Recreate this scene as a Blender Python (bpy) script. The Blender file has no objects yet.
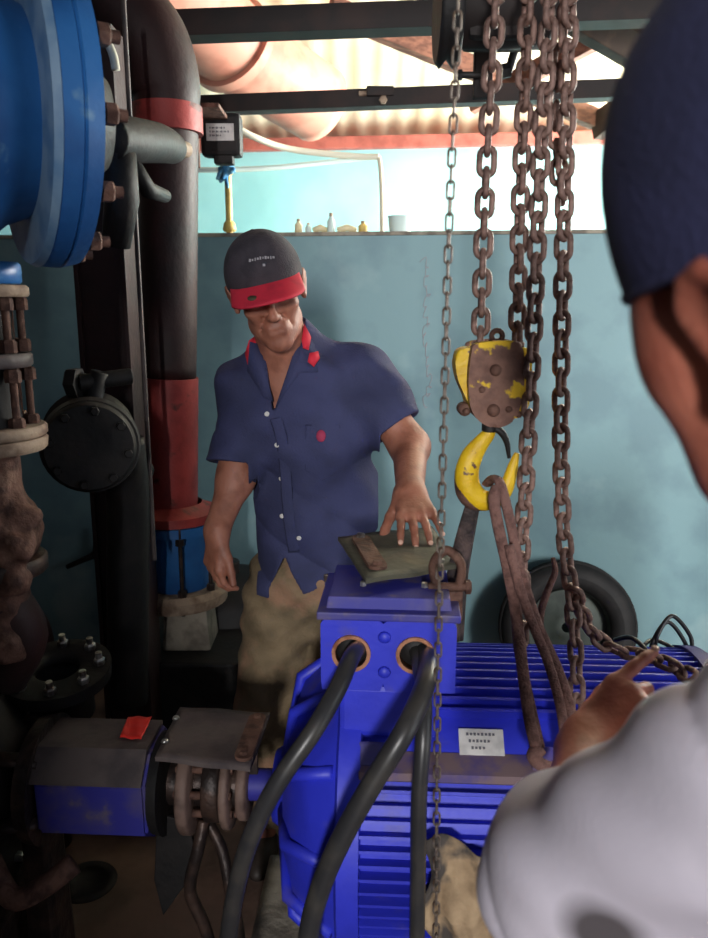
import bpy, bmesh, math, random
import numpy as np
from mathutils import Vector, Matrix, Quaternion
random.seed(7)
SC = bpy.context.scene
COL = SC.collection
PI = math.pi
def R(a): return math.radians(a)
CAMZ = 1.5; PITCH = R(12); FPX = 780.0
def P(px, py, Y):
    """world point seen at photo pixel px,py that stands at distance Y in the room"""
    u = (px - 354) / FPX; v = (469 - py) / FPX
    d = Vector((u, math.cos(PITCH) + v * math.sin(PITCH), -math.sin(PITCH) + v * math.cos(PITCH)))
    return Vector((0, 0, CAMZ)) + d * (Y / d.y)
def PZ(px, py, z):
    u = (px - 354) / FPX; v = (469 - py) / FPX
    d = Vector((u, math.cos(PITCH) + v * math.sin(PITCH), -math.sin(PITCH) + v * math.cos(PITCH)))
    return Vector((0, 0, CAMZ)) + d * ((z - CAMZ) / d.z)
YAW = R(-6)
def ry(x, Y0): return Y0 + x * math.tan(YAW)      # the room's cross direction is turned a little
# ------------------------------------------------------------------ materials
def lin(c): return tuple((v / 12.92 if v <= .04045 else ((v + .055) / 1.055) ** 2.4) for v in c)
def rgb(r, g, b): return lin((r / 255, g / 255, b / 255))
def mat(name, c, rough=.6, metal=0., c2=None, sc=12., mix=(.45, .62), bump=.0, bsc=60., c3=None, sc3=3., mix3=(.55, .7), sub=0., spec=.5, stretch=(1, 1, 1), coat=0.):
    m = bpy.data.materials.new(name); m.use_nodes = True
    nt = m.node_tree; N = nt.nodes; L = nt.links
    b = N['Principled BSDF']
    b.inputs['Roughness'].default_value = rough; b.inputs['Metallic'].default_value = metal
    b.inputs['Specular IOR Level'].default_value = spec
    b.inputs['Coat Weight'].default_value = coat
    if sub: b.inputs['Subsurface Weight'].default_value = sub; b.inputs['Subsurface Radius'].default_value = (.01, .004, .002)
    tc = N.new('ShaderNodeTexCoord'); mp = N.new('ShaderNodeMapping'); mp.inputs['Scale'].default_value = stretch
    L.new(tc.outputs['Object'], mp.inputs['Vector'])
    def noise(s, d=5):
        n = N.new('ShaderNodeTexNoise'); n.inputs['Scale'].default_value = s; n.inputs['Detail'].default_value = d
        L.new(mp.outputs['Vector'], n.inputs['Vector']); return n.outputs['Fac']
    cur = None
    def layer(cur, base, col, s, rng):
        r = N.new('ShaderNodeMapRange'); r.inputs['From Min'].default_value = rng[0]; r.inputs['From Max'].default_value = rng[1]
        L.new(noise(s), r.inputs['Value'])
        mx = N.new('ShaderNodeMix'); mx.data_type = 'RGBA'
        L.new(r.outputs['Result'], mx.inputs['Factor'])
        if cur is None: mx.inputs['A'].default_value = (*base, 1)
        else: L.new(cur, mx.inputs['A'])
        mx.inputs['B'].default_value = (*col, 1)
        return mx.outputs['Result']
    if c2 is not None: cur = layer(cur, c, c2, sc, mix)
    if c3 is not None: cur = layer(cur, c, c3, sc3, mix3)
    if cur is None: b.inputs['Base Color'].default_value = (*c, 1)
    else: L.new(cur, b.inputs['Base Color'])
    if bump:
        bp = N.new('ShaderNodeBump'); bp.inputs['Strength'].default_value = bump; bp.inputs['Distance'].default_value = .01
        L.new(noise(bsc), bp.inputs['Height']); L.new(bp.outputs['Normal'], b.inputs['Normal'])
    return m
def shade(c, k): return tuple(v * k for v in c)
# ------------------------------------------------------------------ objects
def world_origin(o):
    v = Vector((0, 0, 0))
    while o is not None: v += Vector(o.location); o = o.parent
    return v
def thing(name, label, cat, loc=(0, 0, 0), group=None):
    o = bpy.data.objects.new(name, None); COL.objects.link(o); o.location = loc
    o.empty_display_size = .05
    o['label'] = label; o['category'] = cat
    if group: o['group'] = group
    return o
def link_mesh(name, me, mats, parent=None, origin=None, label=None, cat=None, group=None, kind=None, smooth=True):
    if parent is not None:
        o0 = world_origin(parent); loc = Vector((0, 0, 0))
    else:
        if origin is None:
            cs = [v.co for v in me.vertices]
            origin = Vector(((min(c.x for c in cs) + max(c.x for c in cs)) / 2, (min(c.y for c in cs) + max(c.y for c in cs)) / 2, min(c.z for c in cs)))
        o0 = Vector(origin); loc = o0
    me.transform(Matrix.Translation(-o0))
    o = bpy.data.objects.new(name, me); COL.objects.link(o); o.location = loc
    if parent is not None: o.parent = parent
    for m in (mats if isinstance(mats, (list, tuple)) else [mats]): me.materials.append(m)
    if label: o['label'] = label
    if cat: o['category'] = cat
    if group: o['group'] = group
    if kind: o['kind'] = kind
    return o
def crom(pts, n=8, closed=False):
    pts = [Vector(p) for p in pts]; out = []
    m = len(pts)
    for i in range(m if closed else m - 1):
        if closed: p0, p1, p2, p3 = pts[i - 1], pts[i], pts[(i + 1) % m], pts[(i + 2) % m]
        else: p0 = pts[max(i - 1, 0)]; p1 = pts[i]; p2 = pts[i + 1]; p3 = pts[min(i + 2, m - 1)]
        for k in range(n):
            t = k / n
            out.append(.5 * ((2 * p1) + (p2 - p0) * t + (2 * p0 - 5 * p1 + 4 * p2 - p3) * t * t + (3 * p1 - p0 - 3 * p2 + p3) * t ** 3))
    if not closed: out.append(pts[-1])
    return out
def frame_from(d):
    d = Vector(d).normalized()
    a = Vector((0, 0, 1)) if abs(d.z) < .95 else Vector((1, 0, 0))
    x = a.cross(d).normalized(); y = d.cross(x)
    return x, y, d
class MB:
    def __init__(s, M=None): s.bm = bmesh.new(); s.M = M or Matrix.Identity(4); s.mi = 0
    def v(s, p): return s.bm.verts.new(s.M @ Vector(p))
    def f(s, vs, smooth=True):
        try: fc = s.bm.faces.new(vs)
        except ValueError: return None
        fc.smooth = smooth; fc.material_index = s.mi; return fc
    def box(s, c, size, bev=0., rot=None, taper=1.):
        c = Vector(c); h = Vector(size) / 2
        rm = rot if rot is not None else Matrix.Identity(3)
        vs = []
        for z in (-1, 1):
            for x, y in ((-1, -1), (1, -1), (1, 1), (-1, 1)):
                k = taper if z > 0 else 1
                vs.append(s.v(c + rm @ Vector((x * h.x * k, y * h.y * k, z * h.z))))
        fs = [s.f([vs[i] for i in q], False) for q in ((3, 2, 1, 0), (4, 5, 6, 7), (0, 1, 5, 4), (1, 2, 6, 5), (2, 3, 7, 6), (3, 0, 4, 7))]
        if bev:
            es = list({e for f in fs for e in f.edges})
            r = bmesh.ops.bevel(s.bm, geom=es, offset=bev, segments=2, affect='EDGES', profile=.6)
            for f in r['faces']: f.material_index = s.mi
        return s
    def lathe(s, prof, a, d, n=32, x=None, a0=0, a1=2 * PI, smooth=True, squash=1.):
        """prof: (t along axis, radius); a base point; d axis direction. Sharp profile corners: repeat points."""
        a = Vector(a); fx, fy, d = frame_from(d)
        if x is not None: fx = Vector(x).normalized(); fy = d.cross(fx)
        full = abs(a1 - a0 - 2 * PI) < 1e-6
        cnt = n if full else n + 1
        rings = []
        for t, r in prof:
            if r < 1e-6: rings.append([s.v(a + d * t)] * 1)
            else: rings.append([s.v(a + d * t + fx * (r * math.cos(a0 + (a1 - a0) * k / n)) + fy * (squash * r * math.sin(a0 + (a1 - a0) * k / n))) for k in range(cnt)])
        for i in range(len(rings) - 1):
            A, B = rings[i], rings[i + 1]
            if prof[i] == prof[i + 1]: continue
            for k in range(n):
                k2 = (k + 1) % cnt if full else k + 1
                if len(A) == 1 and len(B) == 1: continue
                if len(A) == 1: s.f([A[0], B[k], B[k2]], smooth)
                elif len(B) == 1: s.f([A[k], A[k2], B[0]], smooth)
                else: s.f([A[k], A[k2], B[k2], B[k]], smooth)
        return s
    def cyl(s, a, b, r, n=20, bev=0., r2=None):
        a = Vector(a); b = Vector(b); L = (b - a).length; r2 = r if r2 is None else r2
        if bev: pr = [(0, 0), (0, r - bev), (0, r - bev), (bev, r), (bev, r), (L - bev, r2), (L - bev, r2), (L, r2 - bev), (L, r2 - bev), (L, 0)]
        else: pr = [(0, 0), (0, r), (0, r), (L, r2), (L, r2), (L, 0)]
        return s.lathe(pr, a, b - a, n)
    def tube(s, pts, r, n=12, closed=False, flat=None, up=None):
        """r number or list; flat=(w,h) multiplies section"""
        pts = [Vector(p) for p in pts]; m = len(pts)
        rs = r if isinstance(r, (list, tuple)) else [r] * m
        if len(rs) != m:
            q = len(rs); rs = [rs[min(int(i / (m - 1) * (q - 1)), q - 2)] * (1 - ((i / (m - 1) * (q - 1)) - min(int(i / (m - 1) * (q - 1)), q - 2))) + rs[min(int(i / (m - 1) * (q - 1)), q - 2) + 1] * ((i / (m - 1) * (q - 1)) - min(int(i / (m - 1) * (q - 1)), q - 2)) for i in range(m)]
        rings = []; X = None
        for i, p in enumerate(pts):
            if closed: d = pts[(i + 1) % m] - pts[i - 1]
            else: d = pts[min(i + 1, m - 1)] - pts[max(i - 1, 0)]
            d.normalize()
            if X is None:
                X = frame_from(d)[0] if up is None else Vector(up)
            X = (X - d * X.dot(d)).normalized(); Y = d.cross(X)
            w, h = flat if flat else (1, 1)
            rings.append([s.v(p + X * (rs[i] * w * math.cos(2 * PI * k / n)) + Y * (rs[i] * h * math.sin(2 * PI * k / n))) for k in range(n)])
        for i in range(m if closed else m - 1):
            A, B = rings[i], rings[(i + 1) % m]
            for k in range(n): s.f([A[k], A[(k + 1) % n], B[(k + 1) % n], B[k]])
        if not closed:
            s.f(rings[0][::-1]); s.f(rings[-1])
        return s
    def prism(s, outline, a, ux, uy, d, thick, bev=0.):
        """outline 2D points; plane axes ux, uy at point a; extruded along d by thick"""
        a = Vector(a); ux = Vector(ux); uy = Vector(uy); d = Vector(d).normalized()
        A = [s.v(a + ux * x + uy * y) for x, y in outline]; B = [s.v(a + ux * x + uy * y + d * thick) for x, y in outline]
        n = len(A); f1 = s.f(A[::-1], False); f2 = s.f(B, False)
        for k in range(n): s.f([A[k], A[(k + 1) % n], B[(k + 1) % n], B[k]], n > 14)
        if bev and f1 and f2:
            r = bmesh.ops.bevel(s.bm, geom=list(set(f1.edges) | set(f2.edges)), offset=bev, segments=2, affect='EDGES', profile=.6)
            for f in r['faces']: f.material_index = s.mi
        return s
    def hexa(s, a, d, r, h, dome=True):
        pr = [(0, 0), (0, r), (0, r), (h * .8, r), (h * .8, r), (h, r * .8), (h, r * .8), (h, 0)]
        s.lathe(pr, a, d, 6, smooth=False); return s
    def build(s, name, m, parent=None, **kw):
        bmesh.ops.recalc_face_normals(s.bm, faces=s.bm.faces[:])
        me = bpy.data.meshes.new(name); s.bm.to_mesh(me); s.bm.free()
        return link_mesh(name, me, m, parent, **kw)
# ------------------------------------------------------------------ smooth-union distance-field bodies
def A3(p): return np.array([p[0], p[1], p[2]], dtype=np.float32)
class RC:      # round cone (tapered capsule)
    def __init__(s, a, b, r1, r2, k=.01, sub=False): s.a, s.b, s.r1, s.r2, s.k, s.sub = A3(a), A3(b), r1, r2, k, sub
    def d(s, p):
        ba = s.b - s.a; pa = p - s.a
        t = np.clip((pa @ ba) / max(float(ba @ ba), 1e-9), 0, 1)
        q = pa - t[:, None] * ba
        return np.sqrt((q * q).sum(1)) - (s.r1 + (s.r2 - s.r1) * t)
class EL:      # ellipsoid, rotation matrix rows = local axes
    def __init__(s, c, r, rot=None, k=.01, sub=False): s.c, s.r, s.k, s.sub = A3(c), A3(r), k, sub; s.R = np.eye(3, dtype=np.float32) if rot is None else np.array(rot, dtype=np.float32)
    def d(s, p):
        q = (p - s.c) @ s.R.T
        k0 = np.sqrt(((q / s.r) ** 2).sum(1)); k1 = np.sqrt(((q / (s.r * s.r)) ** 2).sum(1))
        return k0 * (k0 - 1) / np.maximum(k1, 1e-6)
class PL:      # keep the half space n.(p-c) < 0  (intersection)
    def __init__(s, c, n): s.c = A3(c); s.n = A3(Vector(n).normalized()); s.k = 0; s.sub = 'cut'
    def d(s, p): return (p - s.c) @ s.n
class FN:      # arbitrary function; mode 'cut' = intersection, True = subtraction, 'add' = displacement
    def __init__(s, fn, sub='cut', k=0.): s.fn, s.sub, s.k = fn, sub, k
    def d(s, p): return s.fn(p)
def field(prims, p):
    D = None
    for q in prims:
        d = q.d(p)
        if D is None: D = d; continue
        if q.sub == 'cut': D = np.maximum(D, d)
        elif q.sub == 'add': D = D + d
        elif q.sub:
            if q.k > 0:
                h = np.maximum(q.k - np.abs(D + d), 0) / q.k; D = np.maximum(D, -d) + h * h * q.k * .25
            else: D = np.maximum(D, -d)
        else:
            h = np.maximum(q.k - np.abs(D - d), 0) / q.k; D = np.minimum(D, d) - h * h * q.k * .25
    return D
def sdf_mesh(prims, lo, hi, vox, B=14, slack=1.6):
    lo = np.array(lo, float); hi = np.array(hi, float)
    nb = np.ceil((hi - lo) / (vox * B)).astype(int)
    gi = np.stack(np.meshgrid(*[np.arange(k) for k in nb], indexing='ij'), -1).reshape(-1, 3)
    cen = (lo + (gi + .5) * vox * B).astype(np.float32)
    d = field(prims, cen)
    act = gi[np.abs(d) < vox * B * .87 * slack + .01]
    n = B + 2
    ii = np.stack(np.meshgrid(*[np.arange(n)] * 3, indexing='ij'), -1).reshape(-1, 3)
    cc = ii.reshape(n, n, n, 3)[:-1, :-1, :-1]
    keys = []; pos = []; quads = []
    BIG = 1 << 20
    def key(ix): return (ix[..., 0] + 4) * BIG * BIG + (ix[..., 1] + 4) * BIG + (ix[..., 2] + 4)
    for g in act:
        o = g * B - 1
        p = (lo + (ii + o) * vox).astype(np.float32)
        V = field(prims, p).reshape(n, n, n)
        S = V < 0
        if S.all() or not S.any(): continue
        m = n - 1
        acc = np.zeros((m, m, m, 3)); cnt = np.zeros((m, m, m))
        for ax in range(3):
            sl = lambda a, b: tuple(slice(a[i], b[i]) for i in range(3))
            for u in (0, 1):
                for w in (0, 1):
                    off = [0, 0, 0]; o2 = [i for i in range(3) if i != ax]; off[o2[0]] = u; off[o2[1]] = w
                    e = [off[i] + m for i in range(3)]
                    off2 = off[:]; off2[ax] += 1; e2 = [off2[i] + m for i in range(3)]
                    a = V[sl(off, e)]; b = V[sl(off2, e2)]
                    cr = (a < 0) != (b < 0)
                    t = np.where(cr, a / np.where(cr, a - b, 1), 0)
                    for i in range(3):
                        acc[..., i] += np.where(cr, (t if i == ax else off[i]), 0)
                    cnt += cr
        has = cnt > 0
        idx = np.argwhere(has)
        loc = acc[has] / cnt[has][:, None]
        keys.append(key(idx + o)); pos.append(lo + (idx + loc + o) * vox)
        for ax in range(3):
            o2 = [(ax + 1) % 3, (ax + 2) % 3]
            a = S[1:B + 1, 1:B + 1, 1:B + 1]
            s2 = [slice(1, B + 1)] * 3; s2[ax] = slice(2, B + 2); b = S[tuple(s2)]
            cr = np.argwhere(a != b) + 1
            if not len(cr): continue
            flip = S[cr[:, 0], cr[:, 1], cr[:, 2]]
            q = []
            for u, w in ((-1, -1), (0, -1), (0, 0), (-1, 0)):
                c = cr.copy(); c[:, o2[0]] += u; c[:, o2[1]] += w; q.append(key(c + o))
            q = np.stack(q, 1); q[~flip] = q[~flip][:, ::-1]
            quads.append(q)
    keys = np.concatenate(keys); pos = np.concatenate(pos); quads = np.concatenate(quads)
    uk, fi = np.unique(keys, return_index=True)
    vp = pos[fi]; qi = np.searchsorted(uk, quads)
    ok = (qi < len(uk)).all(1); qi = qi[ok]; ok = (uk[qi] == quads[ok]).all(1); qi = qi[ok]
    return vp, qi
def sdf_obj(name, prims, lo, hi, vox, m, parent=None, split=None, **kw):
    vp, qi = sdf_mesh(prims, lo, hi, vox)
    me = bpy.data.meshes.new(name)
    me.vertices.add(len(vp)); me.vertices.foreach_set('co', vp.astype(np.float32).ravel())
    me.loops.add(len(qi) * 4); me.loops.foreach_set('vertex_index', qi.astype(np.int32).ravel())
    me.polygons.add(len(qi)); me.polygons.foreach_set('loop_start', np.arange(len(qi), dtype=np.int32) * 4)
    me.polygons.foreach_set('loop_total', np.full(len(qi), 4, dtype=np.int32))
    me.polygons.foreach_set('use_smooth', np.ones(len(qi), dtype=bool))
    me.update(calc_edges=True); me.validate()
    if split is not None:
        cen = vp[qi].mean(1); mi = split(cen).astype(np.int32)
        o = link_mesh(name, me, m, parent, **kw)
        me.polygons.foreach_set('material_index', mi); me.update(); return o
    return link_mesh(name, me, m, parent, **kw)
# ------------------------------------------------------------------ palette
M_TEAL = mat('teal_wall_paint', rgb(118, 152, 158), .55, c2=rgb(106, 138, 146), sc=5, c3=rgb(150, 174, 176), sc3=2.2, mix3=(.6, .75), bump=.08, bsc=30)
M_TEALU = mat('pale_upper_wall_paint', rgb(168, 226, 228), .7, c2=rgb(152, 212, 216), sc=2)
M_CEMENT = mat('bare_cement', rgb(150, 142, 128), .85, c2=rgb(110, 102, 92), sc=14, bump=.4)
M_FLOOR = mat('oily_concrete_floor', rgb(112, 88, 76), .65, c2=rgb(80, 64, 56), sc=5, c3=rgb(120, 98, 84), sc3=2.5, bump=.3, bsc=25)
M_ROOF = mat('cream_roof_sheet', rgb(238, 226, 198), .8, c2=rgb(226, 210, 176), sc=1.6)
M_DARKWALL = mat('dark_unseen_wall', rgb(74, 62, 56), .9, c2=rgb(54, 46, 42), sc=6, bump=.3)  # unseen walls, coloured dark to cut bounced light
M_SHADEROOF = mat('shaded_roof_sheet', rgb(72, 54, 42), .85, c2=rgb(48, 38, 32), sc=4)  # near roof sheets: their dimmer light is put into a dark colour
M_STEEL = mat('dark_painted_steel', rgb(26, 18, 17), .7, c2=rgb(40, 25, 21), sc=10, metal=.1)
M_WOOD = mat('reddish_timber', rgb(150, 98, 78), .75, c2=rgb(112, 70, 56), sc=8, stretch=(1, 6, 6))
M_DKWOOD = mat('dark_timber', rgb(52, 38, 30), .8, c2=rgb(80, 60, 46), sc=8)
M_PINK = mat('red_wall_plate', rgb(190, 104, 92), .7, c2=rgb(160, 84, 74), sc=10)
M_RED = mat('red_primer', rgb(168, 62, 58), .55, c2=rgb(136, 46, 44), sc=9, c3=rgb(90, 44, 38), sc3=16, mix3=(.62, .7), bump=.15)
M_MAROON = mat('dark_maroon', rgb(48, 21, 21), .6, c2=rgb(30, 15, 15), sc=7, bump=.15)
M_SALMON = mat('salmon_pipe_paint', rgb(206, 142, 122), .6, c2=rgb(178, 110, 92), sc=5)
M_BLACK = mat('black_iron', rgb(17, 16, 17), .65, c2=rgb(30, 26, 25), sc=14, metal=.1, bump=.15)
M_GREASE = mat('greasy_dark_iron', rgb(46, 38, 36), .45, c2=rgb(78, 60, 52), sc=16, metal=.4, bump=.3)
M_RUST = mat('brown_rust', rgb(106, 76, 64), .75, c2=rgb(70, 47, 40), sc=30, metal=.3, c3=rgb(136, 106, 90), sc3=18, mix3=(.56, .7), bump=.35, bsc=120)
M_CHAIN = mat('rusty_chain_steel', rgb(136, 108, 98), .6, c2=rgb(96, 72, 64), sc=55, metal=.25, bump=.3, bsc=200)
M_CHAINS = mat('grey_hand_chain_steel', rgb(118, 108, 100), .5, c2=rgb(84, 66, 54), sc=40, metal=.6)
M_BEIGE = mat('dusty_beige_flange', rgb(156, 136, 116), .75, c2=rgb(112, 90, 74), sc=22, bump=.3)
M_VBLUE = mat('pipe_blue_enamel', rgb(42, 104, 168), .42, c2=rgb(30, 82, 142), sc=6, c3=rgb(110, 150, 180), sc3=10, mix3=(.66, .74), bump=.12)
M_PBLUE = mat('worn_pale_blue_paint', rgb(118, 148, 176), .55, c2=rgb(84, 122, 160), sc=14, c3=rgb(70, 70, 72), sc3=26, mix3=(.66, .72))
M_MBLUE = mat('ultramarine_motor_paint', rgb(42, 52, 196), .5, c2=rgb(38, 46, 178), sc=7, c3=rgb(74, 70, 150), sc3=11, mix3=(.6, .75), bump=.08)
M_MBLUE2 = mat('dusty_ultramarine_paint', rgb(44, 44, 140), .6, c2=rgb(76, 70, 120), sc=10, c3=rgb(100, 90, 110), sc3=20, mix3=(.58, .7))
M_DUST = mat('dust_on_blue_paint', rgb(112, 92, 96), .8, c2=rgb(78, 66, 116), sc=18, c3=rgb(60, 52, 140), sc3=9, mix3=(.58, .66))
M_GREYP = mat('grease_grey_cover', rgb(88, 78, 76), .6, c2=rgb(64, 56, 58), sc=12, bump=.2)
M_RUBBER = mat('black_cable_rubber', rgb(44, 44, 46), .38, c2=rgb(58, 56, 54), sc=20)
M_PLATE = mat('grimy_rubber_plate', rgb(78, 76, 62), .65, c2=rgb(54, 54, 46), sc=18, c3=rgb(112, 98, 78), sc3=9, mix3=(.58, .7), bump=.25)
M_COPPER = mat('copper_gland_ring', rgb(186, 134, 104), .45, metal=.6, c2=rgb(140, 90, 64), sc=40)
M_BOLT = mat('bright_bolt_steel', rgb(190, 188, 184), .3, metal=.85, c2=rgb(120, 110, 104), sc=40)
M_WHITE = mat('white_label', rgb(214, 212, 208), .5, c2=rgb(190, 188, 186), sc=30)
M_INK = mat('grey_print', rgb(96, 96, 104), .6)
M_YEL = mat('chipped_yellow_paint', rgb(222, 184, 24), .5, c2=rgb(206, 166, 18), sc=30, c3=rgb(96, 66, 50), sc3=44, mix3=(.66, .69), bump=.2, bsc=90)
M_YEL2 = mat('rust_with_yellow_flakes', rgb(118, 84, 70), .7, c2=rgb(92, 62, 52), sc=30, c3=rgb(216, 178, 30), sc3=17, mix3=(.56, .585), bump=.3, bsc=90)
M_ROPE = mat('dusty_brown_sling', rgb(118, 86, 78), .9, c2=rgb(92, 64, 58), sc=60, bump=.5, bsc=260)
M_DSLING = mat('black_worn_sling', rgb(52, 44, 44), .75, c2=rgb(92, 76, 72), sc=26, bump=.4, bsc=160)
M_REDTAG = mat('bright_red_tape', rgb(226, 44, 34), .6)
M_TYRE = mat('black_tyre_rubber', rgb(22, 21, 22), .7, c2=rgb(34, 32, 32), sc=20)
M_TAN = mat('tan_rag_cloth', rgb(166, 142, 112), .95, c2=rgb(138, 116, 90), sc=16, c3=rgb(72, 66, 62), sc3=7, mix3=(.5, .56), bump=.5, bsc=50)
M_CREAM = mat('cream_plastic', rgb(226, 214, 176), .5, c2=rgb(200, 186, 140), sc=20)
M_PVCY = mat('yellow_stained_pvc', rgb(214, 190, 110), .5, c2=rgb(176, 150, 84), sc=16)
M_BRAG = mat('blue_rag_cloth', rgb(52, 120, 168), .9, c2=rgb(120, 170, 190), sc=40)
M_HOSE = mat('pale_hose', rgb(212, 208, 190), .5)
M_GLASS = mat('cloudy_plastic', rgb(206, 226, 222), .25)
# ------------------------------------------------------------------ the room
def slabM(Y0): return Matrix.Translation((0, Y0, 0)) @ Matrix.Rotation(YAW, 4, 'Z')
WALLTOP = P(400, 235, 2.98).z
m = MB(slabM(3.0)); m.box((0, .075, WALLTOP / 2), (5.2, .15, WALLTOP)); WB = m.build('wall_back', M_TEAL, kind='structure')
m = MB(slabM(3.0)); m.box((0, .075, WALLTOP + .006), (5.2, .17, .014), .003); m.build('trim_1', M_CEMENT, kind='structure')
FT = P(354, 150, 5.0).z
m = MB(slabM(5.0)); m.box((0, .1, FT / 2), (7, .2, FT)); m.build('wall_far', M_TEALU, kind='structure')
m = MB(slabM(5.0)); m.box((0, .06, FT + .035), (7, .24, .07), .008); m.build('trim_2', M_PINK, kind='structure')
m = MB(); m.box((-.1, 1.4, -.05), (5.6, 7.8, .1)); m.build('floor', M_FLOOR, kind='structure')
m = MB(); m.box((-2.3, .6, 1.5), (.12, 5.6, 3)); m.build('wall_left', M_DARKWALL, kind='structure')
# unseen right wall; its doorway jamb is placed to trim the side lamp's beam
m = MB(); m.box((2.2, 1.9, 1.5), (.12, 1.6, 3)); m.box((2.2, -1.4, 1.5), (.12, 1.6, 3)); m.box((2.2, .25, 2.7), (.12, 1.7, .6)); m.build('wall_right', M_DARKWALL, kind='structure')
m = MB(); m.box((-1.4, -2.3, 1.7), (2.0, .12, 3.4)); m.box((1.5, -2.3, 1.7), (1.9, .12, 3.4)); m.box((.075, -2.3, 3.0), (.95, .12, .8)); m.build('wall_front', M_DARKWALL, kind='structure')  # unseen wall; door gap shaped so its jamb keeps the left side dark
# sloping roof sheets: corrugated
m = MB(); n = 220; prev = None
y0, z0 = 5.5, FT + .07 - .5 * .36 + .1; y1 = -2.4; z1 = z0 + (y0 - y1) * .36
for i in range(n + 1):
    x = -3.4 + 6.8 * i / n; dz = .005 * math.sin(i * 2 * PI / 4.0)
    dy = x * math.tan(YAW)
    ym, zm = 3.0, z0 + (y0 - 3.0) * .36; a = m.v((x, y0 + dy, z0 + dz)); b = m.v((x, ym + dy, zm + dz)); c_ = m.v((x, y1 + dy, z1 + dz)); a2 = m.v((x, y0 + dy, z0 + dz + .012)); b2 = m.v((x, ym + dy, zm + dz + .012)); c2_ = m.v((x, y1 + dy, z1 + dz + .012))
    if prev:
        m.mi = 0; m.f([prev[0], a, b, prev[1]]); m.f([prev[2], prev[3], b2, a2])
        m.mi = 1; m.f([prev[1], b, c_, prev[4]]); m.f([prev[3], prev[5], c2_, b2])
    prev = (a, b, a2, b2, c_, c2_)
m.build('ceiling', [M_ROOF, M_SHADEROOF], kind='structure')
# horizontal steel ties of the roof
def beam(name, Yl, pl, pr, Yr, h, w, mt, extra=.6):
    a = P(*pl, Yl); b = P(*pr, Yr); d = (b - a).normalized(); a = a - d * extra; b = b + d * extra
    m = MB(); s = Vector((0, 0, 1)); o = d.cross(s).normalized()
    # channel section
    for off, hh, ww in (((0, 0), h, .008), ((h / 2 - .004, w / 2), .008, w), ((-h / 2 + .004, w / 2), .008, w)):
        c = (a + b) / 2 + s * off[0] - o * (off[1] if off[1] else 0)
        rot = Matrix((d, o, d.cross(o) * -1)).transposed()
        rot = Matrix((d, -o, s)).transposed()
        m.box(c, ((b - a).length, ww, hh), .001, rot)
    return m.build(name, mt, kind='structure')
beam('trim_3', 2.54, (195, 22), (708, 3), 2.43, .072, .08, M_STEEL, .35)
beam('trim_4', 2.87, (200, 104), (640, 87), 2.68, .055, .06, M_STEEL, 1.2)
def timber(name, a, b, w, h, mt):
    d = (b - a).normalized(); o = d.cross(Vector((0, 0, 1))).normalized(); s = o.cross(d)
    m = MB(); m.box((a + b) / 2, ((b - a).length, w, h), .004, Matrix((d, o, s)).transposed()); return m.build(name, mt, kind='structure')
timber('trim_5', P(330, 8, 3.5), P(640, 138, 4.1), .06, .085, M_WOOD)
timber('trim_6', P(560, 8, 2.6), P(700, 92, 2.9), .05, .09, M_DKWOOD)
timber('trim_7', P(470, 105, 3.4), P(690, -10, 3.0), .05, .07, M_WOOD)
timber('trim_8', P(600, 0, 3.0), P(760, 60, 3.0), .06, .2, M_DKWOOD)
timber('trim_9', P(596, 128, 4.0), P(720, 40, 3.4), .06, .12, M_DKWOOD)
# little clamps left on the second beam
t = thing('pipe_clamp', 'small dark clamp lying on the second roof tie beam, above the wall hose', 'clamp', P(380, 94, 2.78))
m = MB(); c = P(380, 92, 2.79); m.box(c, (.09, .04, .03), .004); m.build('clamp_body', M_STEEL, t)
m = MB(); m.cyl(c + Vector((-.07, 0, -.005)), c + Vector((.08, 0, -.005)), .008, 10); m.hexa(c + Vector((.01, -.02, -.03)), (0, -1, 0), .014, .012); m.build('bolt', M_BEIGE, t)
# ------------------------------------------------------------------ big salmon pipe beyond the partition
t = thing('overhead_pipe', 'thick salmon pink pipe slanting down under the bright roof sheets', 'pipe', P(255, 70, 3.9))
m = MB(); pts = crom([P(150, -30, 3.4), P(186, -4, 3.55), P(235, 48, 3.85), P(318, 104, 4.3)], 8)
m.tube(pts, .19, 32); m.build('pipe_run', M_SALMON, t)
m = MB(); a, b = pts[10], pts[12]; d = (b - a).normalized(); m.lathe([(0, .18), (0, .215), (0, .215), (.05, .215), (.05, .215), (.05, .18)], pts[15], d, 36); m.build('collar', M_SALMON, t)
# ------------------------------------------------------------------ red riser pipe with elbow, blue coupling, pedestal
RY = 2.3
t = thing('riser_pipe', 'tall pipe, dark maroon above and red below, bending left under the roof', 'pipe', (P(170, 515, RY).x, RY, P(170, 515, RY).z))
px_, pz0 = P(169, 515, RY).x, P(169, 515, RY).z
zs = P(169, 377, RY).z; zt_ = P(166, 120, RY).z; ux0 = P(168, 120, RY).x
def lx_(z): return px_ + (ux0 - px_) * (z - pz0) / (zt_ - pz0)
m = MB(); m.lathe([(0, .075), (0, .086), (0, .086), (zs - pz0, .086), (zs - pz0, .086), (zs - pz0, .07)], (px_, RY, pz0), (lx_(zs) - px_, 0, zs - pz0), 36); m.build('lower_pipe', M_RED, t)
m = MB(); zt = P(166, 120, RY).z; ux_ = P(167, 120, RY).x
m.tube(crom([(lx_(zs), RY, zs), (lx_((zs + zt) / 2), RY, (zs + zt) / 2), (ux_, RY, zt), (ux_ - .005, RY, zt + .09), (ux_ - .05, RY, zt + .21), (ux_ - .17, RY, zt + .30), (ux_ - .45, RY, zt + .33)], 7), [.08, .082, .085, .1, .11, .11, .11], 32); m.build('upper_pipe', M_MAROON, t)  # upper length is a darker maroon than the red lower length
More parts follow.
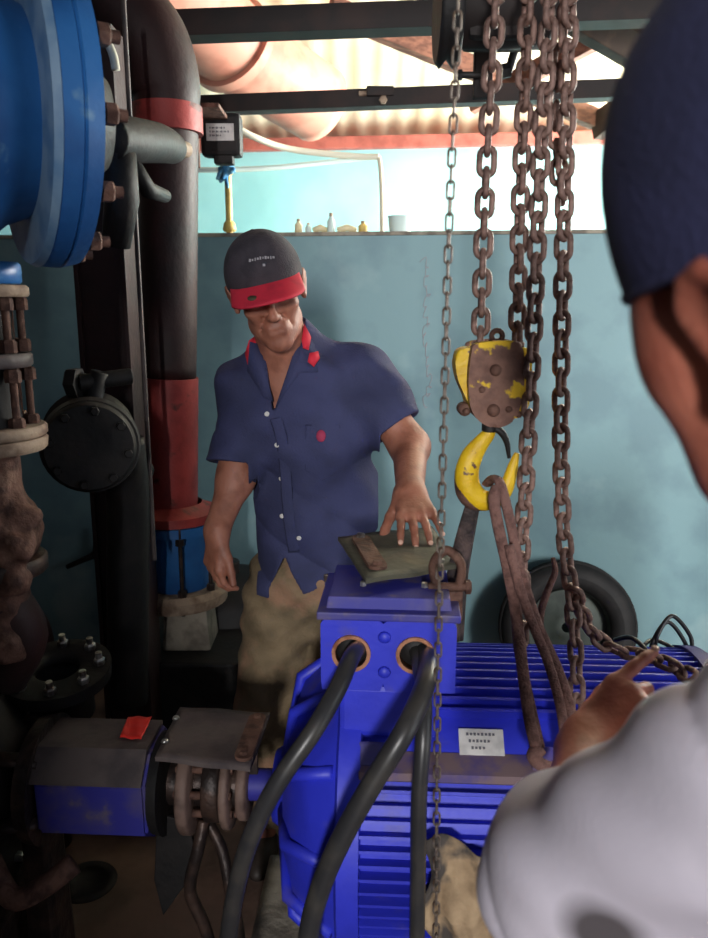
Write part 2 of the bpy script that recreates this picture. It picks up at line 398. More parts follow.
m = MB(); m.lathe([(0, .08), (0, .097), (0, .097), (.07, .097), (.07, .097), (.07, .08)], (ux_, RY, P(166, 134, RY).z), (0, 0, 1), 36); m.build('lit_band', M_RED, t, label='brighter red band, light on the pipe put into the colour')  # brighter red stands in for light falling on the pipe
m = MB(); m.lathe([(0, .08), (0, .135), (0, .135), (.026, .135), (.026, .135), (.04, .1), (.05, .087)], (px_ + .015, RY, pz0 - .008), (0, 0, 1), 40); m.build('flange', M_RED, t)
t = thing('pipe_coupling', 'blue flanged coupling at the foot of the red riser pipe', 'pipe coupling', (px_, RY, P(170, 600, RY).z))
c = Vector((px_ + .02, RY, P(170, 592, RY).z)); H = pz0 - .01 - c.z
m = MB(); m.lathe([(.02, .095), (.04, .105), (H - .04, .1), (H - .02, .1)], c, (0, 0, 1), 36); m.build('body', M_VBLUE, t)
m = MB(); m.lathe([(H - .03, .08), (H - .03, .13), (H - .03, .13), (H - .002, .13), (H - .002, .13), (H - .002, .08)], c, (0, 0, 1), 40); m.build('top_flange', M_VBLUE, t)
m = MB(); m.lathe([(-.02, .08), (-.02, .148), (-.02, .148), (.012, .152), (.012, .152), (.03, .14), (.03, .14), (.03, .09)], c, (0, 0, 1), 40); m.build('bottom_flange', M_BEIGE, t, label='dusty beige flange')
b0 = None
for k in range(8):
    an = k * PI / 4 + .3; q = c + Vector((.125 * math.cos(an), .125 * math.sin(an), .0))
    m = MB(); m.cyl(q + Vector((0, 0, -.03)), q + Vector((0, 0, H + .01)), .006, 8); m.hexa(q + Vector((0, 0, .03)), (0, 0, 1), .014, .02); m.hexa(q + Vector((0, 0, H - .05)), (0, 0, 1), .014, .02); m.build('stud_bolt', M_GREASE, t)
m = MB(); pc = c + Vector((.02, 0, 0)); zb_ = P(180, 648, 2.25).z; m.box((pc.x + .01, pc.y, (c.z - .02 + zb_) / 2), (.15, .15, c.z - .02 - zb_), .01, taper=.85); m.build('pedestal', M_CEMENT, label='squat concrete pedestal under the blue pipe coupling', cat='pedestal')
m = MB(); m.box((pc.x + .06, 2.35, zb_ / 2), (.52, .42, zb_), .01); m.build('machine_block', M_BLACK, label='low black greasy block under the concrete pedestal', cat='block')
# support column in front of the riser
x0 = P(116, 400, 2.1).x
t = thing('steel_column', 'dark maroon steel column standing left of the riser pipe', 'column', (x0, 2.1, 0))
m = MB(); m.box((x0 - .06, 2.1, 1.08), (.012, .14, 2.14), .002); m.box((x0 + .06, 2.1, 1.08), (.012, .14, 2.14), .002); m.box((x0, 2.05, 1.08), (.13, .012, 2.14), .002); m.build('shaft', M_MAROON, t)
m = MB(); m.box((x0, 2.1, .01), (.24, .24, .02), .003); m.build('base_plate', M_MAROON, t)
a = P(137, 225, 2.0); b = P(139, 372, 2.0)
m = MB(); m.cyl((a.x, 1.99, b.z - .5), (a.x, 1.99, a.z + .5), .006, 10); m.build('conduit_pipe', M_GREYP, label='thin pale conduit running down the dark steel column', cat='conduit')
# black tank right of the coupling
q = P(232, 640, 2.62)
t = thing('floor_tank', 'low black cylindrical tank on the floor behind the man in blue', 'tank', (q.x, 2.62, 0))
m = MB(); m.lathe([(0, 0), (0, .2), (0, .2), (.02, .21), (.5, .21), (.55, .17), (.58, .08), (.58, 0)], (q.x, 2.6, 0), (0, 0, 1), 36); m.build('shell', M_BLACK, t)
m = MB(); m.cyl((q.x, 2.6, .57), (q.x, 2.6, .62), .04, 16, .004); m.build('cap', M_GREASE, t)
# black gate valve body in front of the column
t = thing('gate_valve', 'black round gate valve hanging in front of the dark column', 'valve', P(92, 485, 1.9))
c = P(90, 440, 1.9)
m = MB(); m.lathe([(-.1, .05), (-.1, .11), (-.1, .11), (-.075, .116), (-.05, .085), (.05, .085), (.075, .116), (.1, .11), (.1, .11), (.1, .05)], c, (-.35, 1, 0), 36); m.build('body', M_BLACK, t)
m = MB(); m.lathe([(0, 0), (0, .1), (0, .1), (.012, .108), (.02, .1), (.02, 0)], c + Vector((.035, -.11, 0)), (-.35, 1, 0), 36); m.build('cover', M_BLACK, t)
for k in range(8):
    an = k * PI / 4 + .2; fx, fy, fd = frame_from((-.35, 1, 0)); q = c + Vector((.036, -.112, 0)) + fx * .088 * math.cos(an) + fy * .088 * math.sin(an)
    m = MB(); m.hexa(q, (.35, -1, 0), .011, .012); m.build('bolt', M_BLACK, t)
m = MB(); a = P(78, 383, 1.86); b = P(132, 376, 1.92); m.cyl(a, b, .02, 16, .003); m.hexa(a + Vector((.005, 0, 0)), (-1, .1, 0), .038, .03); m.tube([P(100, 372, 1.88), P(92, 404, 1.88), P(95, 425, 1.88)], .022, 12); m.build('stem', M_BLACK, t)
m = MB(); m.tube(crom([P(122, 440, 1.95), P(128, 500, 1.97), P(128, 590, 1.97), P(128, 700, 2.0)], 6), .055, 20); m.build('outlet_pipe', M_BLACK, t)
m = MB(); m.tube(crom([P(118, 455, 1.95), P(98, 486, 1.92), P(105, 474, 1.95), P(150, 470, 2.05)], 6), .02, 12); m.build('drain_elbow', M_BLACK, t)
# wall bracket
t = thing('wall_tap', 'small black lever tap on the teal wall left of the column', 'tap', P(96, 556, ry(-.95, 2.98)))
yw = ry(-.95, 3.0) - .03
m = MB(); m.tube([P(96, 528, yw), P(96, 545, yw), P(97, 553, yw)], [.008, .012, .018], 10); m.tube([P(101, 552, yw), P(85, 559, yw), P(67, 567, yw)], [.018, .012, .01], 10); m.build('lever', M_BLACK, t)
m = MB(); m.cyl(P(97, 553, yw) + Vector((0, .06, 0)), P(97, 553, yw) - Vector((0, .02, 0)), .018, 12, .002); m.build('spout', M_BLACK, t)
# control box hung on the riser, blue rag and stained pvc pipe on top of the partition
t = thing('junction_box', 'black junction box with a white label hung beside the riser pipe', 'junction box', P(222, 157, 2.62))
c = P(222, 136, 2.6)
m = MB(); m.box(c, (.125, .07, .125), .014); m.box(c + Vector((.005, 0, -.07)), (.06, .05, .03), .006); m.build('housing', M_BLACK, t)
m = MB(); m.box(c + Vector((0, -.037, .004)), (.085, .004, .05), .001); lab = m.build('label_plate', M_WHITE, t)
m = MB()
for k, w in enumerate((.05, .06, .04)):
    for j in range(int(w / .006)): m.box(c + Vector((-.03 + .006 * j + .0015 * (j % 2), -.0395, .016 - .011 * k)), (.0035, .001, .006 - .001 * (j % 3)))
m.build('print', M_INK, lab)
m = MB(); c2 = P(193, 137, 2.42); m.box(c2 + Vector((.0, 0, 0)), (.035, .02, .17), .004); m.box(c2 + Vector((.03, .09, .085)), (.1, .2, .012), .003); m.build('bracket', M_RUST, t)
for dz in (-.06, 0, .06):
    m = MB(); m.hexa(c2 + Vector((0, -.01, dz)), (0, -1, 0), .012, .012); m.build('bolt', M_BEIGE, t)
wy = ry(-.5, 3.06)
zc = WALLTOP + .013
m = MB(); a = P(228, 180, wy); m.cyl((a.x, wy, zc), (a.x, wy, a.z + .05), .013, 14); m.lathe([(0, .013), (0, .022), (.01, .026), (.03, .022), (.04, .014)], (a.x, wy, zc + .01), (0, 0, 1), 16)
m.lathe([(0, .013), (0, .019), (.02, .019), (.02, .013)], (a.x, wy, a.z + .02), (0, 0, 1), 16); m.build('standpipe', M_PVCY, label='short yellow stained plastic pipe standing on top of the partition wall', cat='pipe')
prm = []
rr = random.Random(3)
ac = P(228, 172, wy) + Vector((0, -.004, .0))
for k in range(9): prm.append(RC(ac + Vector((rr.uniform(-.03, .03), rr.uniform(-.02, .01), rr.uniform(.0, .05))), ac + Vector((rr.uniform(-.045, .03), rr.uniform(-.03, .0), rr.uniform(-.06, 0))), .009, .006, .006))
sdf_obj('tied_rag', prm, ac - Vector((.1, .1, .12)), ac + Vector((.1, .1, .12)), .004, M_BRAG, label='blue rag knotted round the yellow plastic pipe', cat='rag')
# hoses strung over the partition
wy = ry(.04, 3.3)
m = MB(); m.tube(crom([P(182, 108, 3.0), P(218, 117, 3.05), P(252, 136, 3.1), P(290, 149, 3.2), P(350, 156, 3.28), P(379, 157, 3.3)], 8), .012, 10)
m.tube(crom([P(379, 157, 3.3), P(381, 175, 3.25), P(382, 205, 3.15), P(382, 238, 3.08)], 4), .009, 10)
m.build('water_hose', M_HOSE, label='pale hose running from the riser to the upright above the partition', cat='hose')
m = MB(); m.tube(crom([P(150, 168, 3.1), P(205, 170, 3.12), P(270, 168, 3.2), P(330, 162, 3.28), P(377, 157, 3.32)], 8), .01, 10); m.build('sagging_hose', M_GLASS, label='grey green hose sagging across the bright wall below the paler hose', cat='hose')
# clutter on top of the partition wall
def onwall(px, dy=.07): 
    x = P(px, 233, 3.06).x; return Vector((x, ry(x, 3.0) + dy, zc))
def bottle(px, h, r, label, mt):
    q = onwall(px); t = thing('plastic_bottle', label, 'bottle', q, 'odds and ends on the partition wall')
    m = MB(); m.lathe([(0, 0), (0, r), (.002, r), (h * .6, r), (h * .75, r * .5), (h * .85, r * .4), (h * .85, 0)], q, (0, 0, 1), 16); m.build('body', mt, t)
    m = MB(); m.cyl(q + Vector((0, 0, h * .84)), q + Vector((0, 0, h)), r * .45, 12); m.build('cap', M_BEIGE, t)
bottle(298, .055, .014, 'tiny cream bottle, leftmost thing on top of the partition wall', M_CREAM)
bottle(308, .04, .012, 'tiny white bottle standing second from the left on the partition wall', M_GLASS)
bottle(331, .075, .015, 'tallest small bottle on the partition wall, left of the upright hose', M_GLASS)
bottle(363, .045, .018, 'yellowish little bottle on the partition wall just left of the upright hose', M_PVCY)
for px, l, lab in ((320, .05, 'short crumpled white scrap between bottles on the partition wall'), (347, .07, 'cream plastic offcut lying flat on the partition wall')):
    q = onwall(px); m = MB(); m.tube([q + Vector((-l / 2, 0, .012)), q + Vector((0, .01, .022)), q + Vector((l / 2, 0, .012))], [.011, .013, .01], 8); m.build('plastic_scrap', M_CREAM, label=lab, cat='scrap', group='odds and ends on the partition wall')
q = onwall(400); m = MB(); m.lathe([(0, 0), (0, .04), (0, .04), (.055, .046), (.06, .048), (.055, .043), (.006, .037), (.006, 0)], q, (0, 0, 1), 24); m.build('plastic_cup', M_GLASS, label='pale teal plastic tub on the partition wall right of the upright hose', cat='tub')
# faint chalk scribble on the partition
m = MB(); rr = random.Random(11); yv = ry(.28, 3.0) - .002
def wq(px, py):
    x = P(px, py, 2.97).x; return Vector((x, ry(x, 3.0) - .001, P(px, py, 2.97).z))
for k in range(15):
    y = 262 + k * 10; x = 424 + rr.uniform(-3, 3); a = [lastq if k else wq(x - 4, y), wq(x + rr.uniform(0, 5), y - 5), wq(x + 2, y + 5), wq(x + 5, y + rr.uniform(0, 6))]
    m.tube(crom(a, 3), .0022, 6, flat=(1, .4)); lastq = a[-1]
m.build('chalk_scribble', mat('pinkish_chalk', rgb(170, 150, 156), .9), label='faint pinkish chalk scribble running down the teal wall behind the hand chain', cat='chalk mark')
# tyre leaning on the wall
x = P(566, 600, 2.82).x; yb = ry(x, 3.0)
t = thing('spare_tyre', 'black tyre leaning on the teal wall behind the motor', 'tyre', (x, yb - .1, 0))
d = Vector((.1, 1, -.16)).normalized(); rr_ = .255; c = Vector((x, yb - .13, rr_ * 1.0 + .035))
pr = []
for k in range(25):
    a = -PI / 2 + 2 * PI * k / 24; rx = rr_ - .055 + .055 * math.cos(a) ** 1; pr.append((.05 * math.sin(a) , rr_ - .052 + .052 * math.cos(a)))
m = MB(); m.lathe(pr, c, d, 48)
for rr2 in (-.018, 0, .018): m.lathe([(rr2 - .003, rr_ - .004), (rr2 - .002, rr_ + .003), (rr2 + .002, rr_ + .003), (rr2 + .003, rr_ - .004)], c, d, 48)
m.build('tread', M_TYRE, t)
m = MB(); m.lathe([(-.03, .155), (-.02, .15), (.02, .15), (.03, .155)], c, d, 40); m.lathe([(.01, .15), (.01, .06), (.0, .05), (0, .02)], c, d, 40); m.build('rim', mat('rim_grey_green', rgb(74, 82, 76), .6, c2=rgb(54, 60, 56), sc=9, metal=.3), t)
# wire loops behind the motor end
m = MB(); 
for k, (ax, ay, bx, by, tx, ty) in enumerate(((655, 655, 692, 655, 672, 616), (650, 660, 688, 668, 668, 622), (646, 650, 684, 662, 655, 640))):
    m.tube(crom([P(ax, ay, 1.5), P((ax + tx) / 2 - 6, (ay + ty) / 2, 1.5), P(tx, ty, 1.52), P((bx + tx) / 2 + 8, (by + ty) / 2, 1.5), P(bx, by, 1.48)], 8), .0045, 8)
m.tube(crom([P(615, 640, 1.55), P(632, 638, 1.5), P(650, 655, 1.45), P(665, 680, 1.42)], 6), .005, 8)
m.build('wire_loops', M_RUBBER, label='loops of thin dark wire sticking up past the right end of the motor', cat='wire')
# drain hole cover in the floor
q = PZ(87, 882, 0)
m = MB(); m.lathe([(0, 0), (0, .078), (0, .078), (.006, .074), (.006, .05), (.003, .05), (.003, 0)], q, (0, 0, 1), 32); m.build('drain_cover', M_BLACK, label='round black drain cover in the brown floor below the pump', cat='drain cover')
# ------------------------------------------------------------------ the blue motor
MY, MZ, MR = 1.42, .535, .272
MM = Matrix.Translation((0, MY, MZ)) @ Matrix.Rotation(R(-3), 4, 'Z')
t = thing('electric_motor', 'large ultramarine electric motor with lengthwise cooling fins', 'motor', (.3, MY, 0))
MOT = t
L0, L1 = .02, .66
m = MB(MM); NF = 76; out = []
for k in range(NF):
    a = 2 * PI * k / NF                       # angle up from the side facing the camera
    deg = math.degrees(a)
    fin = not (38 < deg < 57)
    r1 = MR + (.021 if fin else .0); w = 2 * PI / NF
    for da, rr_ in ((-.5, MR), (-.17, MR), (-.11, r1), (.11, r1), (.17, MR)): out.append((-(rr_) * math.cos(a + da * w), rr_ * math.sin(a + da * w)))
A = [m.v((L0, y, z)) for y, z in out]; B = [m.v((L1, y, z)) for y, z in out]; n = len(out)
m.f(A, False); m.f(B[::-1], False)
for k in range(n): m.f([A[k], B[k], B[(k + 1) % n], A[(k + 1) % n]], False)
m.build('finned_body', M_MBLUE, t)
# drive end bell with flange ring and ribs
m = MB(MM); m.lathe([(-.16, 0), (-.16, .07), (-.16, .07), (-.135, .085), (-.125, .15), (-.1, .22), (-.06, .262), (-.02, .288), (-.02, .288), (-.015, .3), (-.015, .3), (.022, .3), (.022, .3), (.025, .27)], (0, 0, 0), (1, 0, 0), 72)
for k in range(12):
    a = k * PI / 6 + .15; cy, cz = -math.cos(a), math.sin(a)
    p0 = Vector((-.13, cy * .1, cz * .1)); p1 = Vector((-.025, cy * .285, cz * .285))
    m.tube([p0, (p0 + p1) / 2 + Vector((-.03, cy * .035, cz * .035)), p1], .012, 8)
m.build('end_bell', M_MBLUE, t)
m = MB(MM); m.lathe([(L1, .27), (L1, .298), (L1, .298), (L1 + .03, .298), (L1 + .03, .298), (L1 + .03, .285), (L1 + .14, .28), (L1 + .17, .25), (L1 + .18, .1), (L1 + .18, 0)], (0, 0, 0), (1, 0, 0), 64); m.build('fan_cowl', M_MBLUE2, t)
# dusty side rail with cast pads
a = R(44.5); er = Vector((0, -math.cos(a), math.sin(a)));
def rp(x, deg, r): b = R(deg); return Vector((x, -r * math.cos(b), r * math.sin(b)))
m = MB(MM)
rot = Matrix((Vector((1, 0, 0)), Vector((0, -math.cos(R(60)), math.sin(R(60)))), Vector((1, 0, 0)).cross(Vector((0, -math.cos(R(60)), math.sin(R(60))))))).transposed()
m.prism([(MR * .97, 0), (MR + .028, .0), (MR + .03, .012), (MR * .99, .05)], rp(L0, 0, 0), (0, -math.cos(R(36.5)), math.sin(R(36.5))), (0, math.sin(R(36.5)), math.cos(R(36.5))), (1, 0, 0), L1 - L0 - .01, .002)
m.build('side_rail', M_DUST, t, label='dust covered ledge along the motor side')
for xx in (.045, .34, .52):
    m = MB(MM); m.box(rp(xx, 45, MR + .012), (.055, .03, .04), .005, Matrix.Rotation(R(-40), 3, 'X')); m.build('cast_pad', M_DUST if xx > .1 else M_MBLUE2, t)
# nameplate
m = MB(MM); a = 51; er = rp(0, a, 1); et = Vector((0, math.sin(R(a)), math.cos(R(a)))); rm = Matrix((Vector((1, 0, 0)), et, Vector((1, 0, 0)).cross(et))).transposed()
NPX = .232
m.box(rp(NPX, a, MR + .004), (.078, .046, .004), .001, rm); np_ = m.build('nameplate', M_WHITE, t)
m = MB(MM)
for k in range(3):
    for j in range(8 - 2 * k): m.box(rp(NPX, a, MR + .0065) + et * (.013 - .012 * k) + Vector((-.024 + .0065 * j + .004 * k, 0, 0)), (.004, .005 - .001 * (j % 2), .001), 0, rm)
m.build('print', M_INK, np_)
# feet
for xx in (.08, .56):
    for sy in (-1, 1):
        m = MB(MM); m.box((xx, sy * .2, -.27), (.12, .12, .2), .01); m.box((xx, sy * .25, -.36), (.14, .14, .03), .005); m.build('foot', M_MBLUE2, t)
m = MB(MM); m.cyl((-.235, 0, 0), (-.15, 0, 0), .032, 24, .004); m.build('shaft', M_MBLUE2, t)
m = MB(MM); m.box((.3, -.02, -.455), (1.05, .58, .16), .01); m.build('motor_plinth', M_CEMENT, label='concrete plinth carrying the blue motor', cat='plinth')
# ------------------------------------------------------------------ terminal box
BX0, BX1, BY0, BY1, BZ0, BZ1 = -.05, .177, 1.215, 1.40, .856, .985
BM = Matrix.Translation(((BX0 + BX1) / 2, (BY0 + BY1) / 2, 0)) @ Matrix.Rotation(R(-4), 4, 'Z')
W_, D_ = BX1 - BX0, BY1 - BY0
m = MB(BM)
hx = [(-.048, .034), (.062, .032)]; HRAD = .031
# front wall with two round openings
zc_ = (BZ0 + BZ1) / 2
m.box((0, .012, zc_), (W_, D_ - .03, BZ1 - BZ0), .006)
TB = m.build('terminal_box', M_MBLUE, MOT)
# front plate around the openings: a grid whose cells follow the circles
m = MB(BM); yF = -D_ / 2; th = .018
def ringcell(cx, x0, x1):
    z0, z1 = BZ0, BZ1; cz = BZ0 + .068; n = 40; ins = []; outs = []
    for k in range(n):
        a = 2 * PI * k / n + PI / 4; c_, s_ = math.cos(a), math.sin(a)
        ins.append((cx + HRAD * c_, cz + HRAD * s_))
        tx = ((x1 - cx) if c_ > 0 else (x0 - cx)) / c_ if abs(c_) > 1e-6 else 1e9
        tz = ((z1 - cz) if s_ > 0 else (z0 - cz)) / s_ if abs(s_) > 1e-6 else 1e9
        tt = min(tx, tz); outs.append((cx + tt * c_, cz + tt * s_))
    fi = [m.v((x, yF, z)) for x, z in ins]; fo = [m.v((x, yF, z)) for x, z in outs]; bi = [m.v((x, yF + th, z)) for x, z in ins]; bo = [m.v((x, yF + th, z)) for x, z in outs]
    for k in range(n):
        j = (k + 1) % n
        m.f([fi[k], fo[k], fo[j], fi[j]], False); m.f([fi[k], fi[j], bi[j], bi[k]]); m.f([fo[k], bo[k], bo[j], fo[j]], False)
HC = [(-.062, BZ0 + .068), (.046, BZ0 + .068)]
ringcell(HC[0][0], -W_ / 2, -.008); ringcell(HC[1][0], -.008, W_ / 2)
m.build('front_wall', M_MBLUE, TB)
for cx, cz in HC:
    m = MB(BM); m.lathe([(-.004, HRAD * .86), (-.004, HRAD * 1.06), (-.004, HRAD * 1.06), (.002, HRAD * 1.08), (.016, HRAD * .9), (.016, HRAD * .84), (-.004, HRAD * .86)], (cx, yF, cz), (0, 1, 0), 36); m.build('gland_ring', M_COPPER, TB)
    m = MB(BM); m.lathe([(0, 0), (0, HRAD * .9), (.002, HRAD * .9), (.002, 0)], (cx, yF + .014, cz), (0, 1, 0), 30); m.build('gland_opening', M_BLACK, TB)
for dz in (.035, .098):
    m = MB(BM); m.lathe([(0, 0), (0, .011), (.004, .009), (.006, 0)], (-.006, yF, BZ0 + dz), (0, -1, 0), 18); m.build('boss', M_MBLUE, TB)
m = MB(BM); LZ = .042
rect = [(-W_ / 2 - .004, -D_ / 2 - .004), (W_ / 2 + .004, -D_ / 2 - .004), (W_ / 2 + .004, D_ / 2 + .004), (-W_ / 2 - .004, D_ / 2 + .004)]
m.box((0, 0, BZ1 + .006), (W_ + .012, D_ + .012, .014), .003)
m.box((0, .006, BZ1 + .02), (W_ - .014, D_ - .014, .026), .003, taper=.96)
m.build('lid', M_MBLUE2, TB, label='dusty dark blue lid')
m = MB(BM); m.box((0, 0, (BZ0 + .76) / 2), (.17, .15, BZ0 - .76), .01); m.build('neck', M_MBLUE, TB)
for sx in (-.045, .06):
    m = MB(BM); m.hexa((sx, -.04, BZ1 + .04), (0, 0, 1), .006, .008); m.build('lid_bolt', M_BOLT, TB)
# ------------------------------------------------------------------ power cables
def cable(name, pts, r, label):
    m = MB(); m.tube(crom(pts, 8), r, 16); return m.build(name, M_RUBBER, label=label, cat='cable', group='power cables from the terminal box')
cable('power_cable', [P(360, 646, 1.235), P(352, 656, 1.185), P(338, 688, 1.12), P(314, 730, 1.07), P(285, 772, 1.05), P(262, 812, 1.05), P(244, 858, 1.06), P(233, 905, 1.08), P(226, 960, 1.1), P(220, 1040, 1.1)], .0145, 'thick black cable curving from the left gland down past the motor end bell')
cable('power_cable', [P(424, 650, 1.235), P(428, 662, 1.18), P(424, 688, 1.11), P(404, 732, 1.045), P(372, 784, 1.03), P(343, 836, 1.03), P(322, 884, 1.04), P(308, 938, 1.05), P(300, 1030, 1.06)], .0165, 'thickest black cable sweeping from the right gland across the motor front')
cable('power_cable', [P(416, 650, 1.235), P(419, 664, 1.19), P(424, 700, 1.12), P(423, 740, 1.075), P(419, 800, 1.06), P(418, 870, 1.07), P(417, 938, 1.08), P(416, 1040, 1.08)], .0125, 'thinner black cable hanging straight down from the right gland')
# ------------------------------------------------------------------ slabs with riveted rusty links
def quad_slab(m, cs, th):
    cs = [Vector(c) for c in cs]; n = (cs[1] - cs[0]).cross(cs[3] - cs[0]).normalized()
    if n.z < 0: n = -n
    # subdivided, slightly wavy
    N1, N2 = 14, 10; top = []; bot = []
    for i in range(N1 + 1):
        ra, rb = [], []
        for j in range(N2 + 1):
            u, v = i / N1, j / N2
            p = (cs[0] * (1 - u) + cs[1] * u) * (1 - v) + (cs[3] * (1 - u) + cs[2] * u) * v
            w = .0015 * math.sin(9 * u + 4 * v) + .001 * math.sin(17 * v)
            ra.append(m.v(p + n * w)); rb.append(m.v(p + n * (w - th)))
        top.append(ra); bot.append(rb)
    for i in range(N1):
        for j in range(N2):
            m.f([top[i][j], top[i + 1][j], top[i + 1][j + 1], top[i][j + 1]]); m.f([bot[i][j], bot[i][j + 1], bot[i + 1][j + 1], bot[i + 1][j]])
    for i in range(N1):
        m.f([top[i][0], bot[i][0], bot[i + 1][0], top[i + 1][0]], False); m.f([top[i][N2], top[i + 1][N2], bot[i + 1][N2], bot[i][N2]], False)
    for j in range(N2):
        m.f([top[0][j], top[0][j + 1], bot[0][j + 1], bot[0][j]], False); m.f([top[N1][j], bot[N1][j], bot[N1][j + 1], top[N1][j + 1]], False)
    return n
def strap_link(a, b, n, r, name, mt, par, label=None):
    a = Vector(a); b = Vector(b); d = (b - a); L = d.length; d.normalize(); s = n.cross(d); o = []
    for k in range(13): an = PI / 2 + PI * k / 12; o.append((r * math.cos(an), r * math.sin(an)))
    for k in range(13): an = -PI / 2 + PI * k / 12; o.append((L + r * math.cos(an), r * math.sin(an)))
    m = MB(); m.prism(o, a + n * .001, d, s, n, .007, .0015); k = m.build(name, mt, par, label=label)
    return k
ZP = BZ1 + .058
c0, c1, c2, c3 = PZ(366, 582, ZP - .004), PZ(458, 566, ZP - .006), PZ(432, 522, ZP + .01), PZ(338, 533, ZP + .012)
c0.z = ZP; c1.z = ZP - .004; c2.z = ZP + .002; c3.z = ZP + .006
t = thing('rubber_flap', 'grimy green brown rubber plate with a rusty link on top of the terminal box', 'rubber plate', (c0 + c2) / 2)
m = MB(); n_ = quad_slab(m, [c0, c1, c2, c3], .008); m.build('sheet', M_PLATE, t)
a = c0 * .82 + c1 * .18; a = a + (c3 - c0) * .18; b = c3 * .82 + c2 * .18 - (c3 - c0) * .18
lk = strap_link(a, b, n_, .017, 'strap_link', M_RUST, t, 'rusty two bolt link')
for q in (a, b): m = MB(); m.hexa(q + n_ * .008, n_, .009, .007); m.build('bolt', M_BOLT if q is b else M_RUST, lk)
for u, v in ((.86, .1), (.80, .12)): q = c0 + (c1 - c0) * u + (c3 - c0) * v; m = MB(); m.hexa(q + n_ * .001, n_, .006, .006); m.build('rivet', M_BOLT, t)
# rusty shackle and bracket piled on the right of the box
t = thing('rusty_shackle', 'rusty lifting shackle lying at the right corner of the terminal box', 'shackle', P(448, 585, 1.27))
c = P(447, 572, 1.3)
m = MB(); m.tube(crom([c + Vector(v) for v in ((-.02, -.02, -.02), (-.024, 0, .015), (0, .015, .035), (.024, 0, .015), (.02, -.02, -.02))], 8), .0085, 12); m.build('bow', M_RUST, t)
m = MB(); m.cyl(c + Vector((-.035, -.02, -.02)), c + Vector((.035, -.02, -.02)), .008, 12, .001); m.hexa(c + Vector((.03, -.02, -.02)), (1, 0, 0), .013, .01); m.build('pin', M_RUST, t)
m = MB(); m.box(c + Vector((.0, -.01, -.052)), (.05, .045, .055), .004); m.box(c + Vector((-.03, -.04, -.043)), (.05, .03, .028), .006); m.build('mount_block', M_RUST, t)
M_DISC = mat('dusty_coupling_steel', rgb(118, 96, 86), .65, c2=rgb(84, 66, 58), sc=20, bump=.25)
# ------------------------------------------------------------------ coupling and its guard
t = thing('shaft_coupling', 'rusty pin coupling between the motor shaft and the pump', 'coupling', (-.29, 1.44, 0.42))
for x, r, w, mt in ((-.232, .07, .02, M_DISC), (-.262, .088, .018, M_DISC), (-.3, .075, .035, M_GREASE), (-.345, .1, .024, M_DISC)):
    m = MB(MM); m.lathe([(0, .03), (0, r - .004), (.004, r), (w - .004, r), (w, r - .004), (w, .03)], (x, 0, 0), (1, 0, 0), 40); m.build('disc', mt, t)
m = MB(MM); m.cyl((-.38, 0, 0), (-.225, 0, 0), .045, 24); m.build('hub', M_GREASE, t)
for k in range(8):
    a = k * PI / 4 + .2; m = MB(MM); m.cyl((-.355, -.062 * math.cos(a), .062 * math.sin(a)), (-.24, -.062 * math.cos(a), .062 * math.sin(a)), .008, 8); m.build('pin', M_RUST, t)
g0, g1, g2, g3 = PZ(155, 757, .665), PZ(250, 768, .665), PZ(270, 712, .665), PZ(180, 706, .665)
t = thing('guard_plate', 'grey brown rubber plate with a rusty link laid over the shaft coupling', 'rubber plate', (g0 + g2) / 2 - Vector((0, 0, .03)))
m = MB(); n_ = quad_slab(m, [g0, g1, g2, g3], .009); m.build('sheet', M_GREYP, t)
a = g1 * .9 + g0 * .1 + (g2 - g1) * .15; b = g2 * .9 + g3 * .1 - (g2 - g1) * .18
lk = strap_link(a, b, n_, .017, 'strap_link', M_RUST, t, 'rusty two bolt link')
for q in (a, b): m = MB(); m.hexa(q + n_ * .008, n_, .008, .006); m.build('bolt', M_RUST, lk)
for px, py in ((176, 718), (165, 741)):
    q = PZ(px, py, .668); m = MB(); m.lathe([(0, 0), (0, .008), (.004, .006), (.006, 0)], q - n_ * .001, n_, 14); m.build('bolt', M_BOLT, t)
m = MB(); m.box(Vector((g0 + g2) / 2) + Vector((.0, .02, -.06)), (.16, .012, .1), .002); m.build('stay', M_GREASE, t)
# ------------------------------------------------------------------ pump
t = thing('water_pump', 'dark greasy pump with a blue bearing housing, left of the coupling', 'pump', (-.6, 1.46, .1))
PUMP = t
ov = []
m = MB(MM)
hr = .112
oc = [(-hr * math.cos(R(a)), hr * math.sin(R(a))) for a in (-75, -30, 28, 62, 118, 152, 210, 255)]
A = [m.v((-.62, y, z)) for y, z in oc]; B = [m.v((-.40, y, z)) for y, z in oc]
m.f(A, False); m.f(B[::-1], False)
for k in range(8): m.f([A[k], B[k], B[(k + 1) % 8], A[(k + 1) % 8]], False)
bmesh.ops.bevel(m.bm, geom=m.bm.edges[:], offset=.006, segments=2, affect='EDGES')
m.build('bearing_housing', M_MBLUE2, t)
m = MB(MM)
top = [( -hr * math.cos(R(28)) - .006, hr * math.sin(R(28)) + .002), (-hr * math.cos(R(62)) - .004, hr * math.sin(R(62)) + .008), (hr * math.cos(R(62)), hr * math.sin(R(62)) + .009), (hr * math.cos(R(62)), hr * math.sin(R(62)) + .001), (-hr * math.cos(R(62)) - .001, hr * math.sin(R(62)) + .001), (-hr * math.cos(R(28)) - .001, hr * math.sin(R(28)))]
m.prism(top, (-.63, 0, 0), (0, 1, 0), (0, 0, 1), (1, 0, 0), .225, .001); m.build('housing_cover', M_GREYP, t)
m = MB(MM); m.lathe([(0, .04), (0, .1), (0, .1), (.02, .104), (.02, .104), (.025, .04)], (-.40, 0, 0), (1, 0, 0), 36); m.build('end_cap', M_BLACK, t)
